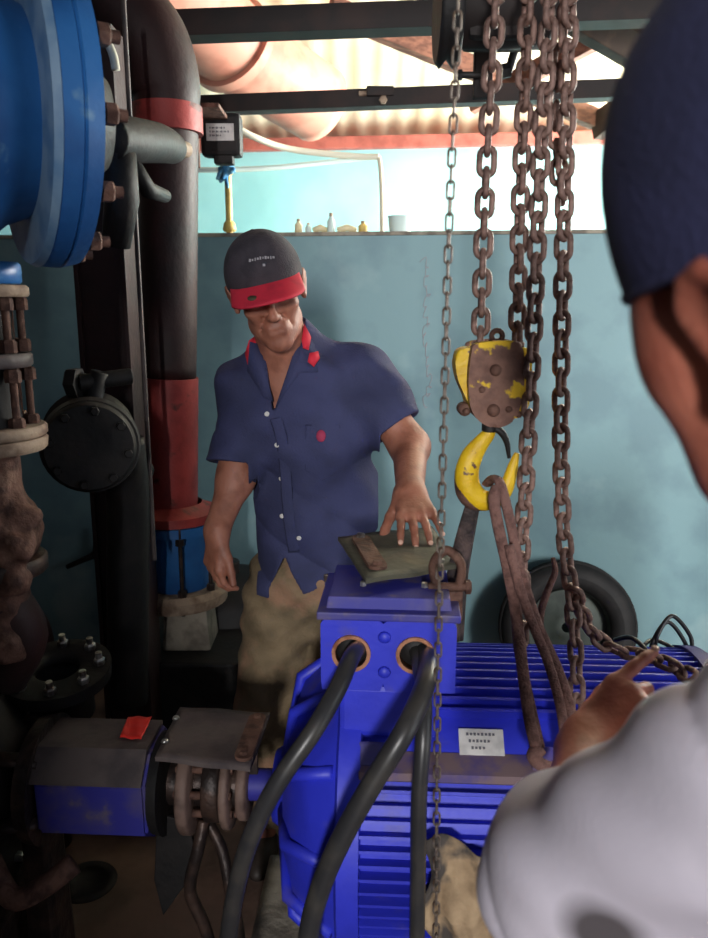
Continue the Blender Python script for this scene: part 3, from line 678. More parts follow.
m = MB(MM); m.lathe([(0, .27), (.0, .3), (0, .3), (.035, .305), (.035, .305), (.035, .2), (.05, .16), (.09, .12), (.12, .1), (.12, .05)], (-.80, 0, 0), (1, 0, 0), 48)
m.build('casing_cover', M_BLACK, t)
m = MB(MM); m.lathe([(0, .1), (0, .3), (.03, .31), (.12, .31), (.15, .3)], (-.95, 0, 0), (1, 0, 0), 48); m.build('casing', M_GREASE, t)
for k in range(16):
    a = k * PI / 8 + .1; m = MB(MM); q = Vector((-.765, -.268 * math.cos(a), .268 * math.sin(a))); m.hexa(q, (1, 0, 0), .014, .018); m.cyl(q + Vector((.01, 0, 0)), q + Vector((.032, 0, 0)), .008, 10); m.build('casing_bolt', M_BOLT, t)
for k in range(3):
    a = R(-20 + k * 70); m = MB(MM); m.tube([(-.7, -.115 * math.cos(a), .115 * math.sin(a)), (-.62, -.1 * math.cos(a), .1 * math.sin(a))], .022, 10, flat=(1, .5)); m.build('yoke_arm', M_GREASE, t)
m = MB(MM); m.lathe([(0, .05), (0, .125), (0, .125), (.03, .13), (.03, .13), (.03, .07), (.03, .05)], (-.655, 0, 0), (1, 0, 0), 36); m.build('yoke_ring', M_GREASE, t)
m = MB(MM); m.box((-.66, 0, -.31), (.07, .1, .45), .012, taper=.8); m.box((-.85, 0, -.415), (.26, .3, .24), .01); m.build('pump_foot', M_GREASE, t)
m = MB(MM); m.tube(crom([(-.72, -.1, -.12), (-.66, -.14, -.17), (-.6, -.13, -.15), (-.55, -.1, -.12)], 5), .022, 10); m.build('drain_pipe', M_RUST, t)
# pump discharge flange facing up, with its ring of bright bolts
fc = P(57, 668, 1.62)
m = MB(); m.lathe([(-.12, .07), (-.03, .07), (-.03, .115), (-.03, .115), (0, .118), (0, .118), (0, .05), (-.02, .05)], fc, (0, -.15, 1), 40); m.build('discharge_flange', M_BLACK, t)
for k in range(8):
    a = k * PI / 4 + .2; q = fc + Vector((.092 * math.cos(a), .092 * math.sin(a), .092 * math.sin(a) * .15)); m = MB(); m.hexa(q, (0, -.15, 1), .013, .014); m.cyl(q, q + Vector((0, -.003, .028)), .0075, 10); m.build('flange_bolt', M_BOLT, t)
# red tape on the housing cover
hz = MZ + hr * math.sin(R(62)) + .0125
q = [PZ(px, py, hz) for px, py in ((120, 737), (141, 739), (152, 716), (128, 716))]
m = MB(); quad_slab(m, q, .0015); m.build('red_tape', M_REDTAG, label='bright red piece of tape stuck on the pump housing', cat='tape')
# black hanging rubber flap and thin hoses under the coupling
m = MB(); o = [P(x, y, 1.4) for x, y in ((157, 814), (188, 822), (197, 860), (185, 885), (163, 916), (154, 880))]
c = o[0]; m.prism([(p.x - c.x, p.z - c.z) for p in o], (c.x, 1.4, c.z), (1, 0, 0), (0, 0, 1), (0, 1, 0), .012, .002); m.build('mud_flap', M_BLACK, label='pointed black rubber flap hanging under the shaft coupling', cat='rubber flap')
for nm, pts, r, lab in (('drain_hose', [P(204, 820, 1.42), P(198, 850, 1.4), P(190, 890, 1.4), P(204, 925, 1.4), P(212, 960, 1.4), P(214, 1040, 1.4)], .013, 'thin dark hose hanging beside the pointed rubber flap'),
                        ('drain_hose', [P(208, 822, 1.44), P(222, 850, 1.42), P(230, 890, 1.4), P(240, 940, 1.4), P(246, 1040, 1.4)], .012, 'thin dark hose crossing behind the left power cable')):
    m = MB(); m.tube(crom(pts, 8), r, 12); m.build(nm, M_GREASE, label=lab, cat='hose')
# rag over the near side of the motor
m = MB(MM); N1, N2 = 34, 30; g = []
for i in range(N1 + 1):
    row = []
    for j in range(N2 + 1):
        u, v = i / N1, j / N2
        deg = 19 - 53 * v + 3 * math.sin(u * 9); x = .125 + .2 * u + .014 * math.sin(v * 11) * (1 - u) + .02 * v * (1 - u)
        rr_ = MR + .037 + .006 * math.sin(u * 16 + 5 * v) + .005 * math.sin(v * 9 + u * 5) + .004 * math.sin(u * 31)
        row.append(rp(x, deg, rr_))
    g.append(row)
vt = [[m.v(p) for p in r] for r in g]; vb = [[m.v(p * 1.0 - Vector((0, p.y, p.z)).normalized() * .004) for p in r] for r in g]
for i in range(N1):
    for j in range(N2): m.f([vt[i][j], vt[i + 1][j], vt[i + 1][j + 1], vt[i][j + 1]]); m.f([vb[i][j], vb[i][j + 1], vb[i + 1][j + 1], vb[i + 1][j]])
for i in range(N1):
    m.f([vt[i][0], vb[i][0], vb[i + 1][0], vt[i + 1][0]]); m.f([vt[i][N2], vt[i + 1][N2], vb[i + 1][N2], vb[i][N2]])
for j in range(N2):
    m.f([vt[0][j], vt[0][j + 1], vb[0][j + 1], vb[0][j]]); m.f([vt[N1][j], vb[N1][j], vb[N1][j + 1], vt[N1][j + 1]])
m.build('wiping_rag', M_TAN, label='stained tan rag draped over the near side of the motor', cat='rag')
# ------------------------------------------------------------------ big blue valve, upper left
ax = Vector((math.cos(R(33)), math.sin(R(33)), .0)).normalized()
c = P(25, 116, 1.3)
t = thing('blue_check_valve', 'big blue valve body with a wide bolted flange, top left', 'valve', c - Vector((0, 0, .24)))
m = MB(); m.lathe([(-.42, .12), (-.38, .18), (-.30, .205), (-.2, .212), (-.12, .208), (-.07, .19), (-.04, .165), (0, .15)], c, ax, 56); m.build('body', M_VBLUE, t)
m = MB(); m.lathe([(-.008, .15), (-.008, .222), (-.008, .222), (.003, .228), (.003, .228), (.003, .15)], c, ax, 64); m.build('flange_face', M_PBLUE, t, label='worn pale flange face')
m = MB(); m.lathe([(.004, .15), (.004, .226), (.004, .226), (.03, .228), (.03, .228), (.033, .224), (.033, .224), (.036, .228), (.036, .228), (.06, .222), (.06, .222), (.06, .1)], c, ax, 64); m.build('flange', M_VBLUE, t)
m = MB(); m.lathe([(.06, .1), (.06, .12), (.075, .12), (.075, .12), (.085, .1), (.12, .07), (.12, .07), (.12, .0)], c, ax, 48); m.build('counter_flange', M_BLACK, t)
fx, fy, fd = frame_from(ax)
for k in range(12):
    a = k * PI / 6 + .13; q = c + ax * .06 + fx * .205 * math.cos(a) + fy * .205 * math.sin(a)
    m = MB(); m.cyl(q, q + ax * .035, .009, 10); m.hexa(q + ax * .004, ax, .016, .018); m.build('flange_bolt', M_RUST, t)
# raised cast marks on the body side (foundry numerals too worn to read)
m = MB()
for k in range(5):
    q = c - ax * (.28 - .0 * k) ; er = (Vector((-ax.y, ax.x, 0)) * -1); an = R(-20 + 0)
    th_ = R(14 - 9 * k); e = (er * math.cos(th_) + Vector((0, 0, 1)) * math.sin(th_)).normalized(); base = c - ax * .2 + e * .213
    tn = Vector((0, 0, 1)) * math.cos(th_) - er * math.sin(th_)
    m.box(base, (.006, .022, .018 if k % 2 else .008), .002, Matrix((e, ax, e.cross(ax))).transposed())
m.build('cast_marks', M_VBLUE, t)
# black actuator arm behind the flange
t = thing('actuator_arm', 'black actuator arm with a pale lever between blue valve and riser', 'actuator', P(140, 160, 1.75))
m = MB(); m.tube(crom([P(108, 138, 1.62), P(130, 140, 1.7), P(158, 143, 1.85), P(172, 148, 2.0)], 6), [.042, .045, .042, .036], 20); m.build('arm', M_BLACK, t)
m = MB(); m.cyl(P(160, 143, 1.98), P(186, 150, 2.12), .02, 16, .003); m.build('rod_end', M_BEIGE, t)
m = MB(); m.tube([P(118, 150, 1.65), P(122, 200, 1.68), P(116, 245, 1.7)], [.035, .035, .03], 16); m.tube([P(130, 160, 1.7), P(148, 190, 1.75), P(165, 196, 1.9)], [.018, .018, .015], 12); m.build('bracket', M_BLACK, t)
m = MB(); m.tube(crom([P(97, 30, 1.6), P(106, 40, 1.6), P(113, 55, 1.6), P(116, 70, 1.6)], 6), .008, 10); m.build('lever', M_HOSE, t, label='pale curved lever')
m = MB(); m.cyl(P(136, 158, 1.72), P(137, 182, 1.72), .006, 10); m.build('link_rod', M_BOLT, t)
# ------------------------------------------------------------------ vertical rusty valve stack, left
c = P(8, 640, 1.36); ax0 = Vector((c.x, 1.36, 0))
def zz(py): return P(8, py, 1.36).z
t = thing('valve_stack', 'rusty vertical valve and flange stack rising from the pump at left', 'valve', (ax0.x, 1.36, zz(640)))
def ring(name, y0, y1, r, mt, lab=None, r2=None):
    m = MB(); a, b = zz(y1), zz(y0); r2 = r2 or r
    m.lathe([(a, .03), (a, r - .004), (a, r - .004), (a + .004, r), (b - .004, r2), (b, r2 - .004), (b, r2 - .004), (b, .03)], ax0, (0, 0, 1), 44); return m.build(name, mt, t, label=lab)
ring('top_flange', 262, 284, .078, M_VBLUE, 'blue top flange')
ring('gasket_flange', 285, 297, .088, M_BEIGE)
m = MB(); m.lathe([(zz(362), .05), (zz(350), .06), (zz(325), .055), (zz(297), .06)], ax0, (0, 0, 1), 36); m.build('neck', M_BLACK, t)
ring('middle_flange', 353, 367, .085, M_GREYP)
m = MB(); m.lathe([(zz(432), .07), (zz(415), .06), (zz(385), .055), (zz(366), .06)], ax0, (0, 0, 1), 36); m.build('lower_neck', M_BLACK, t)
ring('split_flange', 425, 436, .1, M_BEIGE); ring('split_flange', 437, 450, .098, M_BEIGE, r2=.1)
for y0, y1, r in ((297, 352, .07), (368, 428, .074)):
    for k in range(8):
        a = k * PI / 4 + .35 - .0; q = Vector((ax0.x + r * math.cos(a), 1.36 + r * math.sin(a), 0)); m = MB(); z0, z1 = zz(y1), zz(y0)
        m.cyl((q.x, q.y, z0), (q.x, q.y, z1), .007, 8); m.hexa((q.x, q.y, z0), (0, 0, 1), .014, .022); m.hexa((q.x, q.y, z1 - .022), (0, 0, 1), .014, .022); m.build('stud_bolt', M_RUST, t)
prm = [RC(ax0 + Vector((0, 0, zz(450))), ax0 + Vector((0, 0, zz(640))), .05, .045, .03), EL(ax0 + Vector((0, 0, zz(530))), (.078, .078, .07), k=.03), RC(ax0 + Vector((.02, -.03, zz(540))), ax0 + Vector((.062, -.05, zz(540))), .03, .026, .02), RC(ax0 + Vector((.03, -.02, zz(500))), ax0 + Vector((.07, -.02, zz(515))), .016, .02, .015), RC(ax0 + Vector((0, -.03, zz(575))), ax0 + Vector((.045, -.05, zz(570))), .03, .03, .02)]
prm.append(FN(lambda p: .004 * np.sin(p[:, 0] * 120) * np.sin(p[:, 2] * 90) * np.cos(p[:, 1] * 100), 'add'))
lo = ax0 + Vector((-.15, -.15, zz(660))); hi = ax0 + Vector((.15, .15, zz(440)))
sdf_obj('valve_body', prm, lo, hi, .005, M_RUST, t)
ring('base_flange', 556, 572, .082, M_GREASE)
m = MB(); m.tube(crom([ax0 + Vector((0, 0, zz(600))), ax0 + Vector((.02, .02, zz(640))), ax0 + Vector((-.04, .06, zz(690)))], 6), .045, 24); m.build('inlet_bend', M_MAROON, t)
# dark red suction pipe behind
m = MB(); m.tube(crom([P(-60, 600, 1.95), P(-10, 606, 1.95), P(28, 625, 1.95), P(40, 690, 1.95), (P(40, 690, 1.95).x, 1.95, .0)], 8), .05, 24); m.build('suction_pipe', M_MAROON, label='dark red pipe bend behind the pump bolts at far left', cat='pipe')
# ------------------------------------------------------------------ chains: every link a part
def link_mesh_data(pitch, wire, width, name):
    """a stadium shaped link, long axis z, lying in the xz plane, outer length = pitch + 2 wire"""
    m = MB(); r = (width - wire) / 2; L = pitch + wire - 2 * r; L = max(L, .001); o = []
    for k in range(9): an = PI * k / 8; o.append((r * math.cos(an), 0, L / 2 + r * math.sin(an)))
    for k in range(9): an = PI + PI * k / 8; o.append((r * math.cos(an), 0, -L / 2 + r * math.sin(an)))
    m.tube(o, wire / 2, 8, closed=True, up=(0, 1, 0))
    bmesh.ops.recalc_face_normals(m.bm, faces=m.bm.faces[:])
    me = bpy.data.meshes.new(name); m.bm.to_mesh(me); m.bm.free(); return me
def chain(name, path, pitch, wire, width, mt, label, group, roll=0., jit=0., cat='chain', seed=1):
    rnd = random.Random(seed)
    pts = crom(path, 24); root = thing(name, label, cat, pts[0], group)
    me = link_mesh_data(pitch, wire, width, 'link'); me.materials.append(mt)
    acc = 0.; nxt = pitch / 2; k = 0; X = None
    for i in range(len(pts) - 1):
        a, b = pts[i], pts[i + 1]; L = (b - a).length
        while acc + L >= nxt:
            p = a + (b - a) * ((nxt - acc) / L); d = (b - a).normalized()
            if X is None: X = Vector((1, 0, 0))
            X = (X - d * X.dot(d)).normalized()
            Y = d.cross(X)
            ang = roll + (PI / 2 if k % 2 else 0) + rnd.uniform(-jit, jit)
            x = X * math.cos(ang) + Y * math.sin(ang); y = d.cross(x)
            R_ = Matrix((x, y, d)).transposed()
            o = bpy.data.objects.new('link', me); COL.objects.link(o); o.parent = root
            o.location = p - pts[0]; o.rotation_mode = 'QUATERNION'; o.rotation_quaternion = R_.to_quaternion()
            k += 1; nxt += pitch
        acc += L
    return root
HY = 1.3
G = 'chains hanging from the hoist'
chain('hand_chain', [P(460, -60, 1.0), P(456, 60, 1.0), P(449, 230, 1.0), P(445, 380, 1.0), P(441, 530, 1.0), P(439, 600, 1.0), P(437, 760, 1.0), P(436, 1000, 1.0)], .0188, .0032, .0118, M_CHAINS, 'thin hand chain hanging down in front of the terminal box, leftmost chain', G, .25, .12, seed=4)
PT, WR, WD = .0305, .0102, .0325
chain('load_chain', [P(500, -70, HY - .02), P(492, 70, HY - .02), P(485, 200, HY - .02), P(480, 352, HY)], PT, WR, WD, M_CHAIN, 'heavy rusty load chain running into the left side of the hook block', G, .12, .1, seed=5)
chain('load_chain', [P(530, -70, HY), P(526, 60, HY), P(520, 210, HY), P(517, 352, HY)], PT, WR, WD, M_CHAIN, 'heavy rusty load chain running into the right side of the hook block', G, -.15, .1, seed=6)
chain('load_chain', [P(552, -70, HY - .04), P(548, 30, HY - .04), P(540, 170, HY - .05), P(533, 350, HY - .05), P(526, 480, HY - .05), P(522, 562, HY - .04), P(524, 640, HY - .05)], PT, WR, WD, M_CHAIN, 'heavy rusty chain passing down just right of the yellow hook', G, .7, .15, seed=7)
chain('load_chain', [P(570, -70, HY - .03), P(568, 60, HY - .03), P(564, 220, HY - .03), P(561, 400, HY - .03), P(563, 520, HY - .03), P(572, 600, HY - .05), P(576, 660, HY - .08), P(577, 735, HY - .12)], PT, WR, WD, M_CHAIN, 'rightmost heavy rusty chain hanging down onto the motor', G, .75, .15, seed=8)
chain('load_chain', [P(575, -70, HY + .08), P(566, 20, HY + .05), P(556, 120, HY + .03), P(562, 200, HY - .005), ], PT, WR, WD, M_CHAIN, 'short run of heavy chain tangled behind the rightmost chain near the roof beam', G, .2, .3, seed=9)
chain('load_chain', [P(574, 590, HY - .06), P(592, 632, 1.3), P(618, 650, 1.3), P(646, 656, 1.28), P(668, 664, 1.26), P(690, 676, 1.2)], PT * .95, WR, WD, M_CHAIN, 'slack heavy chain lying over the motor towards the pointing hand', G, .5, .3, seed=10)
# ------------------------------------------------------------------ hoist up under the roof
t = thing('chain_hoist', 'dark chain hoist body high up where all the chains come from', 'hoist', P(497, 40, 1.46))
c = P(500, 5, 1.5)
m = MB(); m.lathe([(-.09, 0), (-.09, .06), (-.09, .06), (-.08, .07), (.08, .07), (.09, .06), (.09, .06), (.09, 0)], c + Vector((0, 0, .0)), (1, 0, .0), 32); m.box(c, (.12, .1, .13), .012); m.build('gear_case', M_STEEL, t)
m = MB(); m.lathe([(-.02, 0), (-.02, .09), (-.02, .09), (-.012, .1), (0, .085), (.012, .1), (.02, .09), (.02, .09), (.02, 0)], c + Vector((-.09, -.3 + .3, 0)), (1, 0, 0), 36); m.build('hand_wheel', M_BLACK, t)
m = MB(); m.tube(crom([c + Vector(v) for v in ((.0, 0, .1), (.0, 0, .2), (0, 0, .32))], 5), .016, 12); m.build('top_hook', M_STEEL, t)
m = MB(); a = P(483, 35, 1.62); b = P(483, 99, 1.62); m.box((a + b) / 2, (.036, .02, (a - b).length), .003); m.build('hanger_strap', M_STEEL, t)
m = MB(); a = P(462, 75, 1.6); m.cyl(a, P(482, 75, 1.6), .006, 10); m.hexa(a, (-1, 0, 0), .01, .008); m.build('cross_bolt', M_BLACK, t)
m = MB(); m.cyl(P(508, 72, 1.6), P(516, 46, 1.6), .008, 10); m.hexa(P(510, 70, 1.6), (-1, 0, -.2), .014, .02); m.build('pawl_lever', M_BLACK, t)
m = MB(); m.box((.2, 1.5, 2.42), (3.6, .1, .12), .006); m.build('trim_10', M_STEEL, kind='structure')
# ------------------------------------------------------------------ hook block
bc = P(492, 380, HY); S = 1 / 600.
def B2(px, py, dy=0.): return P(px, py, HY + dy)
t = thing('hook_block', 'yellow and rust hook block with a chipped yellow lifting hook', 'hook block', B2(490, 505))
HB = t
def outl(pts):
    w = [B2(*p) for p in pts]; w = crom(w, 4, closed=True); return [(p.x - bc.x, p.z - bc.z) for p in w]
face = outl([(468, 350), (474, 342), (510, 340), (518, 348), (519, 380), (514, 408), (505, 420), (490, 424), (476, 418), (467, 404), (465, 378)])
cheek = outl([(456, 352), (470, 347), (515, 347), (528, 350), (529, 372), (525, 410), (512, 412), (490, 424), (476, 416), (463, 394), (455, 372)])
m = MB(); m.prism(face, (bc.x, bc.y - .042, bc.z), (1, 0, 0), (0, 0, 1), (0, 1, 0), .024, .006); m.build('front_plate', M_YEL2, t)
m = MB(); m.prism(cheek, (bc.x, bc.y - .02, bc.z), (1, 0, 0), (0, 0, 1), (0, 1, 0), .05, .008); m.build('cheek_body', M_YEL, t)
m = MB(); m.prism(face, (bc.x, bc.y + .03, bc.z), (1, 0, 0), (0, 0, 1), (0, 1, 0), .018, .005); m.build('rear_plate', M_YEL2, t)
for px, py, r in ((491, 368, .0095), (489, 407, .0105)):
    q = B2(px, py); m = MB(); m.lathe([(0, 0), (0, r), (0, r), (.004, r), (.008, r * .6), (.009, 0)], Vector((q.x, bc.y - .041, q.z)), (0, -1, 0), 24); m.build('axle_pin', M_RUST, t)
for px, py in ((504, 406), (478, 387), (464, 409), (515, 412)):
    q = B2(px, py); m = MB(); m.lathe([(0, 0), (0, .006), (.003, .0055), (.006, 0)], Vector((q.x, bc.y - (.04 if px not in (464, 515) else .03), q.z)), (0, -1, 0), 14); m.build('rivet', M_RUST, t)
for px, py in ((465, 410), (516, 412)):
    q = B2(px, py, -.01); m = MB(); m.cyl(q, q + Vector((0, .03, 0)), .011, 16, .003); m.build('lug', M_RUST, t)
q = B2(497, 336); m = MB(); fx = [(q.x + .009 * math.cos(k * PI / 8), q.y, q.z + .009 * math.sin(k * PI / 8)) for k in range(16)]; m.tube(fx, .0045, 8, closed=True, up=(0, 1, 0)); m.build('top_eye', M_RUST, t)
for px in (480, 517):
    q = B2(px, 350); m = MB(); m.cyl(q + Vector((0, 0, -.012)), q + Vector((0, 0, .014)), .012, 16, .002); m.build('chain_socket', M_RUST, t)
hp = [(490, 425), (489, 433), (481, 443), (472, 456), (467, 472), (469, 488), (479, 499), (492, 500), (503, 493), (509, 480), (513, 466), (517, 453)]
hr_ = [.009, .011, .014, .0185, .0205, .0205, .019, .0165, .014, .0115, .009, .004]
m = MB(); m.tube(crom([B2(*p) for p in hp], 6), hr_, 20, flat=(1, .78), up=(1, 0, 0)); hk = m.build('hook', M_YEL, t)
m = MB(); m.tube(crom([B2(x - 6 if i < 7 else x, y + (4 if 4 < i < 9 else 0), .004) for i, (x, y) in enumerate(hp[3:9], 3)], 6), [.004, .013, .016, .015, .012, .004], 14, flat=(1, .8)); m.build('worn_edge', M_RUST, hk, label='rusty worn outer edge')
m = MB(); m.tube(crom([B2(495, 428, -.012), B2(502, 433, -.014), B2(507, 443, -.012), B2(509, 458, -.008)], 5), [.006, .0065, .005, .003], 8); m.build('safety_latch', M_BLACK, hk)
m = MB(); q = B2(490, 428); m.cyl(q + Vector((0, 0, -.006)), q + Vector((0, 0, .012)), .014, 20, .002); m.build('swivel_collar', M_BLACK, hk)
# ------------------------------------------------------------------ slings
t = thing('rope_sling', 'dusty brown strap sling looped over the hook and down to the motor', 'sling', P(535, 750, 1.14))
def strand(pts, r, nm='strand', mt=M_ROPE, par=t, fl=(1, .6)):
    m = MB(); m.tube(crom(pts, 7), r, 12, flat=fl, up=(1, 0, 0)); return m.build(nm, mt, par)
strand([P(497, 487, 1.25), P(494, 500, 1.235), P(499, 530, 1.225), P(508, 570, 1.22), P(517, 620, 1.2), P(524, 680, 1.15), P(530, 722, 1.13), P(537, 750, 1.12)], .0095)
strand([P(487, 484, 1.31), P(494, 478, 1.28), P(501, 486, 1.25), P(511, 525, 1.24), P(522, 575, 1.235), P(538, 625, 1.22), P(556, 665, 1.19), P(568, 700, 1.16), P(574, 740, 1.13), P(574, 790, 1.11)], .0095)
strand([P(503, 492, 1.3), P(512, 530, 1.28), P(516, 570, 1.25), P(516, 610, 1.22), P(519, 650, 1.2), P(527, 690, 1.17), P(540, 748, 1.14)], .0085)
strand([P(509, 545, 1.21), P(519, 585, 1.2), P(533, 625, 1.19), P(548, 662, 1.17), P(560, 705, 1.14), P(566, 750, 1.12), P(566, 790, 1.1)], .008)
strand([P(540, 748, 1.12), P(534, 756, 1.11), P(540, 764, 1.11), P(552, 768, 1.12)], .012, 'knot')
t = thing('black_sling', 'black worn sling going down behind the hand chain from the hook', 'sling', P(452, 600, 1.33))
strand([P(473, 500, 1.31), P(470, 512, 1.31), P(464, 540, 1.33), P(457, 575, 1.36), P(453, 610, 1.39), P(450, 640, 1.4)], [.009, .012, .016, .019, .019, .019], 'strap', M_DSLING, t, (1, .45))
strand([P(475, 506, 1.32), P(469, 540, 1.35), P(463, 580, 1.39), P(459, 640, 1.42)], .009, 'strap', M_DSLING, t, (1, .5))
m = MB(); m.tube(crom([P(540, 640, 1.32), P(541, 612, 1.34), P(548, 590, 1.35), P(555, 572, 1.35), P(553, 558, 1.35)], 6), [.006, .007, .006, .004], 8); m.build('rope_end', M_ROPE, label='frayed brown rope end sticking up in front of the tyre', cat='rope')
# ------------------------------------------------------------------ people
M_SKIN = mat('tanned_skin', rgb(158, 104, 84), .55, c2=rgb(134, 84, 66), sc=22, sub=.12, bump=.12, bsc=160)
M_SKIN2 = mat('reddish_skin', rgb(178, 108, 88), .5, c2=rgb(150, 84, 68), sc=18, sub=.15, bump=.12, bsc=160)
M_SHIRT = mat('navy_work_shirt', rgb(50, 54, 90), .85, c2=rgb(42, 46, 78), sc=9, bump=.25, bsc=220)
M_REDC = mat('red_collar_lining', rgb(196, 32, 54), .8)
M_KHAKI = mat('khaki_trousers_cloth', rgb(128, 110, 84), .9, c2=rgb(100, 86, 64), sc=9, c3=rgb(146, 112, 88), sc3=6, mix3=(.55, .65), bump=.35, bsc=160)
M_CAPB = mat('black_cap_cloth', rgb(56, 50, 56), .9, c2=rgb(44, 40, 46), sc=30, bump=.3, bsc=240)
M_CAPR = mat('red_cap_brim', rgb(196, 36, 58), .75, c2=rgb(170, 28, 50), sc=18)
M_HAIR = mat('grey_hair', rgb(120, 112, 104), .8, c2=rgb(70, 62, 58), sc=120, stretch=(1, 1, .2), bump=.6, bsc=260)
M_NCAP = mat('navy_cap_cloth', rgb(42, 44, 78), .9, c2=rgb(34, 36, 66), sc=12, bump=.3, bsc=260)
M_WSHIRT = mat('pale_grey_shirt', rgb(208, 202, 214), .85, c2=rgb(192, 186, 198), sc=6, bump=.06, bsc=220)
M_DPANT = mat('dark_trousers_cloth', rgb(48, 46, 54), .9, c2=rgb(36, 34, 42), sc=12)
M_BOOT = mat('dark_boot_leather', rgb(44, 36, 32), .6, c2=rgb(64, 52, 44), sc=14)
M_NAIL = mat('finger_nail', rgb(206, 166, 148), .35)
def basis(f, roll=0.):
    """head axes: ex lateral (to the viewer's right when facing the viewer), ey forward out of the face, ez up"""
    f = Vector(f).normalized(); x = f.cross(Vector((0, 0, 1))).normalized() ; x = -x if False else x
    z = x.cross(f).normalized()
    q = Quaternion(f, roll); return q @ x, f, q @ z
class Head:
    def __init__(s, C, f, roll=0., k=1.): s.C = Vector(C); s.x, s.y, s.z = basis(f, roll); s.k = k; s.rot = np.array([list(s.x), list(s.y), list(s.z)], dtype=np.float32)
    def w(s, p): p = Vector(p) * s.k; return s.C + s.x * p.x + s.y * p.y + s.z * p.z
    def E(s, c, r, k=.012, sub=False, tilt=None):
        rot = s.rot
        if tilt is not None: rot = np.array(tilt.to_3x3(), dtype=np.float32) @ s.rot
        return EL(s.w(c), [v * s.k for v in r], rot, k * s.k, sub)
    def C_(s, a, b, r1, r2, k=.012, sub=False): return RC(s.w(a), s.w(b), r1 * s.k, r2 * s.k, k * s.k, sub)
    def prims(s, beard=0., bigear=False):
        L = [s.E((0, -.012, .035), (.074, .094, .085)),
             s.E((0, .028, -.03), (.058, .06, .074), .03),
             s.E((0, .05, -.07), (.04, .04, .036), .03),
             s.C_((-.038, .012, -.072), (-.012, .078, -.098), .022, .018, .025), s.C_((.038, .012, -.072), (.012, .078, -.098), .022, .018, .025),
             s.E((0, .083, -.1), (.017, .014, .014), .018),
             s.E((-.043, .06, -.018), (.02, .02, .017), .022), s.E((.043, .06, -.018), (.02, .02, .017), .022),
             s.C_((-.035, .078, .028), (-.01, .088, .022), .009, .009, .016), s.C_((.035, .078, .028), (.01, .088, .022), .009, .009, .016),
             s.E((-.031, .094, .006), (.017, .014, .011), .014, True), s.E((.031, .094, .006), (.017, .014, .011), .014, True),
             s.E((-.03, .076, .006), (.0125, .0125, .0115), .003), s.E((.03, .076, .006), (.0125, .0125, .0115), .003),
             s.C_((0, .086, .012), (0, .108, -.024), .0065, .0095, .012),
             s.E((0, .106, -.028), (.011, .012, .010), .008), s.E((-.011, .096, -.031), (.007, .010, .007), .006), s.E((.011, .096, -.031), (.007, .010, .007), .006),
             s.C_((-.022, .078, -.033), (-.032, .07, -.062), .0015, .0015, .016, True), s.C_((.022, .078, -.033), (.032, .07, -.062), .0015, .0015, .016, True),
             s.E((0, .086, -.062), (.026, .015, .019), .014),
             s.C_((-.018, .095, -.057), (.018, .095, -.057), .0045, .0045, .006), s.C_((-.016, .095, -.068), (.016, .095, -.068), .0058, .0058, .006),
             s.C_((-.022, .102, -.0622), (.022, .102, -.0622), .0022, .0022, .004, True)]
        for sx in (-1, 1):
            q = 1.15 if bigear else 1.
            pc = Vector((sx * .078, -.012, -.014 if bigear else -.004))
            def e(y, z, o=0.): return (pc.x + sx * (.006 + o), pc.y + y * q, pc.z + z * q)
            L.append(s.E((pc.x + sx * .001, pc.y, pc.z), (.008, .016 * q, .026 * q), .006))
            rim = [e(.012, .004, -.002), e(.014, .02, .002), e(.006, .031, .005), e(-.008, .032, .008), e(-.018, .022, .01), e(-.02, .006, .009), e(-.014, -.01, .005), e(-.006, -.022, .001), e(.003, -.028, -.002)]
            for i in range(len(rim) - 1): L.append(s.C_(rim[i], rim[i + 1], .0042 * q, .0042 * q, .003))
            L.append(s.E(e(.002, -.026, -.002), (.005, .008 * q, .008 * q), .005))
            for rp_ in rim: L.append(s.C_((pc.x - sx * .002, pc.y + .004, pc.z), (rp_[0] - sx * .002, rp_[1] * .93 + pc.y * .07, rp_[2] * .93 + pc.z * .07), .0065, .0036, .007))
            for fa, fb_ in zip(rim[:-1], rim[1:]): L.append(s.C_((pc.x + sx * .001, pc.y + .002, pc.z), tuple(((Vector(fa) + Vector(fb_)) / 2 - Vector((sx * .002, 0, 0)))), .0065, .0034, .006))
            L.append(s.E((pc.x + sx * .0125, pc.y + .001, pc.z + .001), (.0055, .0075 * q, .012 * q), .005, True))
            L.append(s.C_(e(-.006, .016, .003), e(-.01, -.004, .003), .0028, .0028, .004))
        return L
